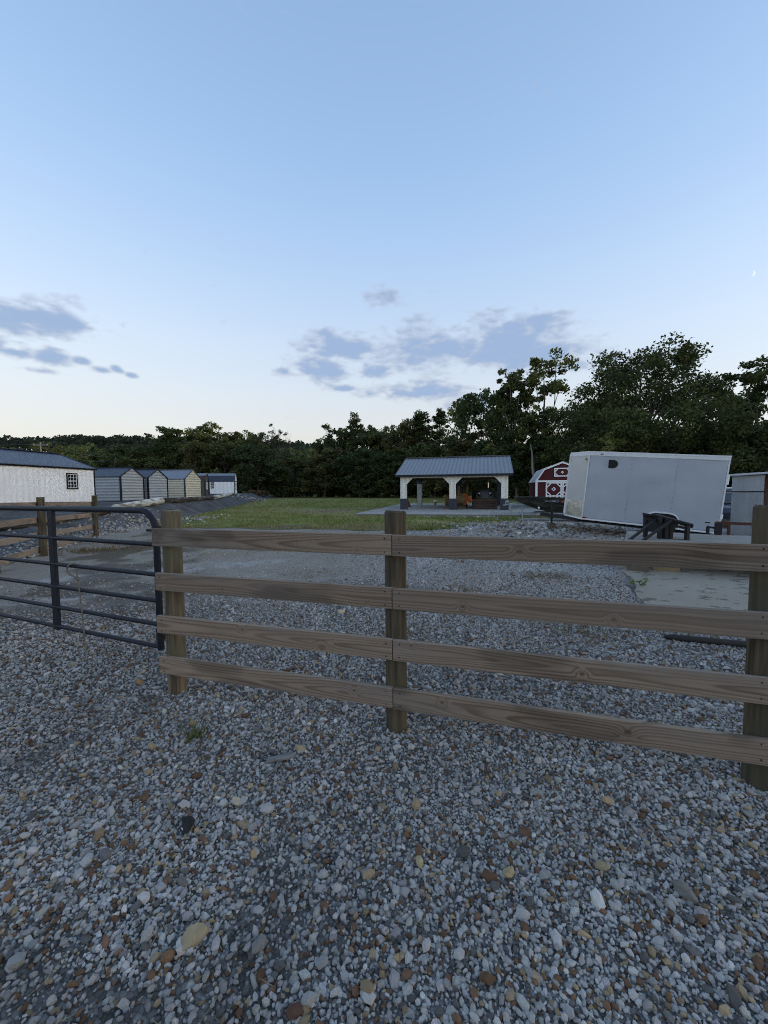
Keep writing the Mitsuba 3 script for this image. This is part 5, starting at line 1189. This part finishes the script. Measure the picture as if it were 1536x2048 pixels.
parts_.append(scatter(pos, r, col, oct_shapes(24, 77), g))
p = jgrid(-6, 9, 7.2, 15.5, .042, g); p = p[keep_view(p) & (g.random(len(p)) < density(p) * .8)]
inpad = (p[:, 0] > 4.35 + (p[:, 1] - 7.2) * .42); p = p[~inpad | (p[:, 1] > 11.3)]
r = .015 * np.exp(g.normal(size=len(p)) * .35); col = colours(len(p), g, (.70, .12, .07, .06, .05))
pos = np.c_[p, height(p[:, 0], p[:, 1]) + r * .1]; parts_.append(scatter(pos, r, col, oct_shapes(20, 78), g))
p = jgrid(-7.5, 7.5, -.6, 6.0, .034, g); p = p[~keep_view(p, .42) & (np.abs(p[:, 0]) < 1.06 * np.maximum(p[:, 1], .3) + 3.2)]          # just outside the frame, coarser
p = p[~((p[:, 1] > 4.4) & (p[:, 0] > 3.4))]
r = .0165 * np.exp(g.normal(size=len(p)) * .32); col = colours(len(p), g) * (.82 + .36 * fb(p, .9, 50))[:, None]
pos = np.c_[p, height(p[:, 0], p[:, 1]) + r * g.uniform(-.1, .5, len(p))]; parts_.append(scatter(pos, r, col, oct_shapes(24, 79), g))
V_, F_, C_, off = [], [], [], 0
for v, f, c in parts_: V_.append(v); F_.append(f + off); C_.append(c); off += len(v)
k = obj('gravel', (np.vstack(V_), np.vstack(F_)), 'stone', color=np.vstack(C_), kind='stuff'); labels[k].update(label='loose blue-grey crushed stone with rusty and tan pieces covering the foreground', category='gravel')
# coarse pale riprap: by the trailer hitch, and at the foot of the bank
P1 = np.stack([g.normal(6.4, 2.0, 2600), g.normal(15.2, 1.7, 2600)], 1); P1 = P1[(P1[:, 1] < 19.5) & (P1[:, 1] > 11.6 + .0 * P1[:, 0])]
s_ = g.random(1500); yy = 9 + 12.5 * s_; P2 = np.stack([np.interp(yy, TOE[:, 1], TOE[:, 0]) - np.abs(g.normal(size=1500)) * .9 + .15, yy], 1)
P3 = np.stack([g.normal(-11.6, .9, 500), g.normal(21.5, 2.0, 500)], 1); P4 = np.stack([g.normal(-20.6, 1.6, 260), g.normal(64, 5, 260)], 1)
P4 = P4[P4[:, 0] < np.interp(P4[:, 1], TOE[:, 1], TOE[:, 0]) + 1.2]
P5 = np.stack([g.uniform(2.2, 6.5, 260), g.uniform(22.9, 23.4, 260)], 1); P5[:, 1] -= (P5[:, 0] - 3) * .26
pp = np.vstack([P1, P2, P3, P4, P5]); r = np.r_[.045 * np.exp(g.normal(size=len(P1)) * .35), .036 * np.exp(g.normal(size=len(P2)) * .4), .06 * np.exp(g.normal(size=len(P3)) * .4), .14 * np.exp(g.normal(size=len(P4)) * .4), .05 * np.exp(g.normal(size=len(P5)) * .3)]
col = colours(len(pp), g, (.42, .24, .06, .13, .15)); pos = np.c_[pp, height(pp[:, 0], pp[:, 1]) + r * .25]
v, f, c = scatter(pos, r, col, stone_shapes(12, 0, 300, .12), g)
k = obj('riprap', (v, f), 'stone', color=c, kind='stuff'); labels[k].update(label='coarse pale broken stone heaped by the trailer hitch and along the foot of the bank', category='stones')
# single larger stones one could pick up
ROCKS = [('tan angular stone, largest in the left foreground', -.72, 1.36, .058, (.30, .24, .15)), ('round dark red-brown stone near the bottom edge, left of centre', -.29, 1.16, .036, (.10, .05, .035)), ('tan pebble just right of the bottom centre', .145, 1.66, .033, (.36, .29, .17)),
 ('pale tan flat stone in the right foreground', .52, 1.60, .040, (.36, .27, .15)), ('pointed cream stone left of centre in the foreground', -.79, 2.0, .040, (.42, .36, .26)), ('grey slab-like stone at lower right', 1.20, 1.50, .056, (.16, .155, .14)), ('brown stone pair member beside the corner fence post', -2.1, 3.28, .055, (.26, .15, .07)),
 ('cream stone lying in the drive beyond the fence', -.58, 5.2, .06, (.50, .40, .24)), ('black charred lump on the gravel at left', -.98, 1.85, .055, (.022, .022, .024)), ('brown stone in the right foreground', .66, 1.80, .038, (.13, .075, .045)), ('light tan stone near the right bottom corner', .93, 1.62, .038, (.30, .24, .15))]
shp = stone_shapes(12, 1, 500, .13)
for q, (lb, x, y, rr_, c) in enumerate(ROCKS):
    v, f, cc = scatter(np.array([[x, y, float(height(x, y)) + rr_ * .3]]), np.array([rr_ * .82]), np.array([c]), [shp[q]], np.random.default_rng(q), .2)
    k = obj('stone', (v, f), 'stone', color=np.clip(cc * (1 + .10 * np.random.default_rng(q).normal(size=(len(cc), 1))), .01, .8)); labels[k] = {'label': lb, 'category': 'stone'}

for lb, a_, b_, w_ in (('grey weathered wood chip lying on the gravel in front of the middle post', (-.72, 2.30), (-.57, 2.345), .034), ('thin dark twig lying on the gravel below the grey wood chip', (-.69, 2.17), (-.63, 2.28), .010)):
    z_ = float(height(a_[0], a_[1])) + .018
    v, f = beam((a_[0], a_[1], z_), (b_[0], b_[1], z_ + .004), w_, w_ * .55, bev=w_ * .15); v = v + .003 * np.random.default_rng(4).normal(size=v.shape)
    k = obj('wood_chip' if w_ > .02 else 'twig', (v, f), 'chip_wood'); labels[k] = {'label': lb, 'category': 'wood chip' if w_ > .02 else 'twig'}

# ------------------------------------------------------------------ grass
g = np.random.default_rng(9); n = 62000
yy = 15.6 + 44 * g.random(n) ** 2.1; xx = yy * g.uniform(-.80, 1.1, n)
import shapely
inside = shapely.contains_xy(LAWN, xx, yy) & ~shapely.contains_xy(slab.buffer(.1), xx, yy); xx, yy = xx[inside], yy[inside]; n = len(xx)
pch = meshkit.fbm(np.stack([xx * .5, yy * .5, 0 * xx], -1), 3, 70); ok = g.random(n) < np.clip((pch - .28) / .25, .12, 1); xx, yy, pch = xx[ok], yy[ok], pch[ok]; n = len(xx)
a = g.random(n) * 2 * PI; hgt = (.035 + .06 * g.random(n)) * (1 + yy / 55); w = .012 * (1 + yy / 22)
bs = np.stack([xx, yy, 0 * xx + .01], 1); sd = np.stack([np.cos(a), np.sin(a), 0 * a], 1) * w[:, None]; tp_ = bs + np.stack([g.normal(size=n) * .35 * hgt, g.normal(size=n) * .35 * hgt, hgt], 1)
v = np.stack([bs - sd, bs + sd, tp_], 1).reshape(-1, 3); f = np.arange(3 * n).reshape(-1, 3)
dry = np.clip((meshkit.fbm(np.stack([xx * .35 + 5, yy * .35, 0 * xx], -1), 4, 71) - .42) / .2, 0, 1)[:, None]
c = (np.array([[.155, .185, .055]]) * (1 - dry) + np.array([[.25, .215, .11]]) * dry) * g.uniform(.6, 1.3, (n, 1))
k = obj('grass', (v, f), 'grass_blade', color=np.repeat(c, 3, 0), kind='stuff'); labels[k].update(label='short patchy green and straw-coloured grass on the lawn', category='grass')
# dry tufts in the gravel
def tuft(cx_, cy_, n_, sp_, h_, c0, gg):
    x_, y_ = cx_ + gg.normal(size=n_) * sp_, cy_ + gg.normal(size=n_) * sp_ * .7; a_ = gg.random(n_) * 2 * PI; hh_ = h_ * gg.uniform(.4, 1.2, n_); w_ = .0022 + .003 * gg.random(n_)
    b_ = np.stack([x_, y_, height(x_, y_)], 1); s2 = np.stack([np.cos(a_), np.sin(a_), 0 * a_], 1) * w_[:, None] * (1 + cy_ / 7); lean = np.stack([gg.normal(size=n_), gg.normal(size=n_), 0 * a_], 1) * hh_[:, None] * .55
    t_ = b_ + lean + np.stack([0 * a_, 0 * a_, hh_], 1); return np.stack([b_ - s2, b_ + s2, t_], 1).reshape(-1, 3), np.repeat(np.array([c0]) * gg.uniform(.6, 1.35, (n_, 1)), 3, 0)
vs_, cs_ = [], []
for cx_, cy_, n_, sp_, h_ in [(3.0, 7.2, 260, .28, .06), (1.2, 6.3, 200, .22, .05), (.2, 4.4, 200, .22, .05), (2.2, 4.4, 220, .2, .05), (4.6, 10.2, 240, .4, .07), (-6.9, 12.2, 900, .9, .07), (-5.0, 12.0, 300, .5, .06), (-8.2, 11.0, 500, .5, .09), (-3.4, 11.5, 200, .4, .05), (1.9, 9.0, 160, .4, .05), (-1.6, 7.6, 120, .3, .04)]:
    v, c = tuft(cx_, cy_, n_, sp_, h_, (.17, .125, .065), g); vs_.append(v); cs_.append(c)
for x0, x1, y0, y1, n_ in ((-1.5, -.3, 1.05, 1.7, 70), (.7, 1.7, 1.35, 2.1, 45), (-2.2, 2.2, 1.2, 3.0, 60), (-4, 3, 3, 6, 90)):
    bx_, by_ = g.uniform(x0, x1, n_), g.uniform(y0, y1, n_); a_ = g.normal(1.2, .9, n_); l_ = g.uniform(.03, .13, n_); hz = height(bx_, by_) + .016 + .008 * g.random(n_)
    d_ = np.stack([np.cos(a_) * l_, np.sin(a_) * l_, g.normal(size=n_) * .006], 1); w_ = np.stack([-np.sin(a_), np.cos(a_), 0 * a_], 1) * (.0011 * (1 + .25 * by_))[:, None]; b_ = np.stack([bx_, by_, hz], 1)
    vs_.append(np.stack([b_ - w_, b_ + w_, b_ + d_], 1).reshape(-1, 3)); cs_.append(np.repeat(np.array([[.26, .21, .13]]) * g.uniform(.5, 1.2, (n_, 1)), 3, 0))
v = np.vstack(vs_); k = obj('dry_grass', (v, np.arange(len(v)).reshape(-1, 3)), 'grass_blade', color=np.vstack(cs_), kind='stuff'); labels[k].update(label='scattered dead brown grass tufts in the gravel yard', category='dry grass')
for lb, cx_, cy_, n_, h_, c0 in (('small green grass tuft growing alone in the left foreground gravel', -1.28, 2.55, 60, .10, (.12, .14, .06)),):
    v, c = tuft(cx_, cy_, n_, .035, h_, c0, g); k = obj('grass_tuft', (v, np.arange(len(v)).reshape(-1, 3)), 'grass_blade', color=c); labels[k] = {'label': lb, 'category': 'grass tuft'}
cen = np.array([[4.15, 6.35, .10], [4.22, 6.30, .14], [4.10, 6.42, .07], [4.25, 6.4, .06]]); v, f, c = leaves(cen, np.full(4, .05), 10, .045, (.10, .16, .05), g, .7)
t = thing('weed', 'small green weed at the cracked edge of the concrete pad', 'weed'); obj('foliage', (v, f), 'leaf', t, color=c); obj('stem', cat([tube([(4.17, 6.36, 0), tuple(q_)], .004, 4) for q_ in cen]), 'bark', t)

# ------------------------------------------------------------------ the young moon
az_, el_ = math.radians(42.18), math.radians(21.08); mc = np.array([math.sin(az_) * math.cos(el_), math.cos(az_) * math.cos(el_), math.sin(el_)]) * 4000
rm_ = 18.; rt = np.array([math.cos(az_), -math.sin(az_), 0]); upv = np.cross(rt, mc / 4000); upv *= np.sign(upv[2])
ring = []
for tt in np.linspace(-1.35, 1.35, 25):
    ring.append((math.cos(tt) * rm_, math.sin(tt) * rm_))
inner = [(math.cos(tt) * rm_ * .62 , math.sin(tt) * rm_) for tt in np.linspace(1.35, -1.35, 25)]
cr = Polygon(ring + inner).buffer(0)
v, f = extrude(cr, 6.0); rot = math.radians(-14); v2 = np.stack([v[:, 0] * math.cos(rot) - v[:, 1] * math.sin(rot), v[:, 0] * math.sin(rot) + v[:, 1] * math.cos(rot)], 1)
vv = mc + v2[:, :1] * rt + v2[:, 1:] * upv - v[:, 2:] * (mc / 4000)
d_ = mikit.ply((vv, f), {'type': 'diffuse', 'reflectance': rgb((.1, .1, .1))}); d_['emitter'] = {'type': 'area', 'radiance': rgb((.050, .052, .052))}
scene['moon'] = d_; labels['moon'] = {'label': 'thin white crescent moon in the clear sky at upper right', 'category': 'moon'}
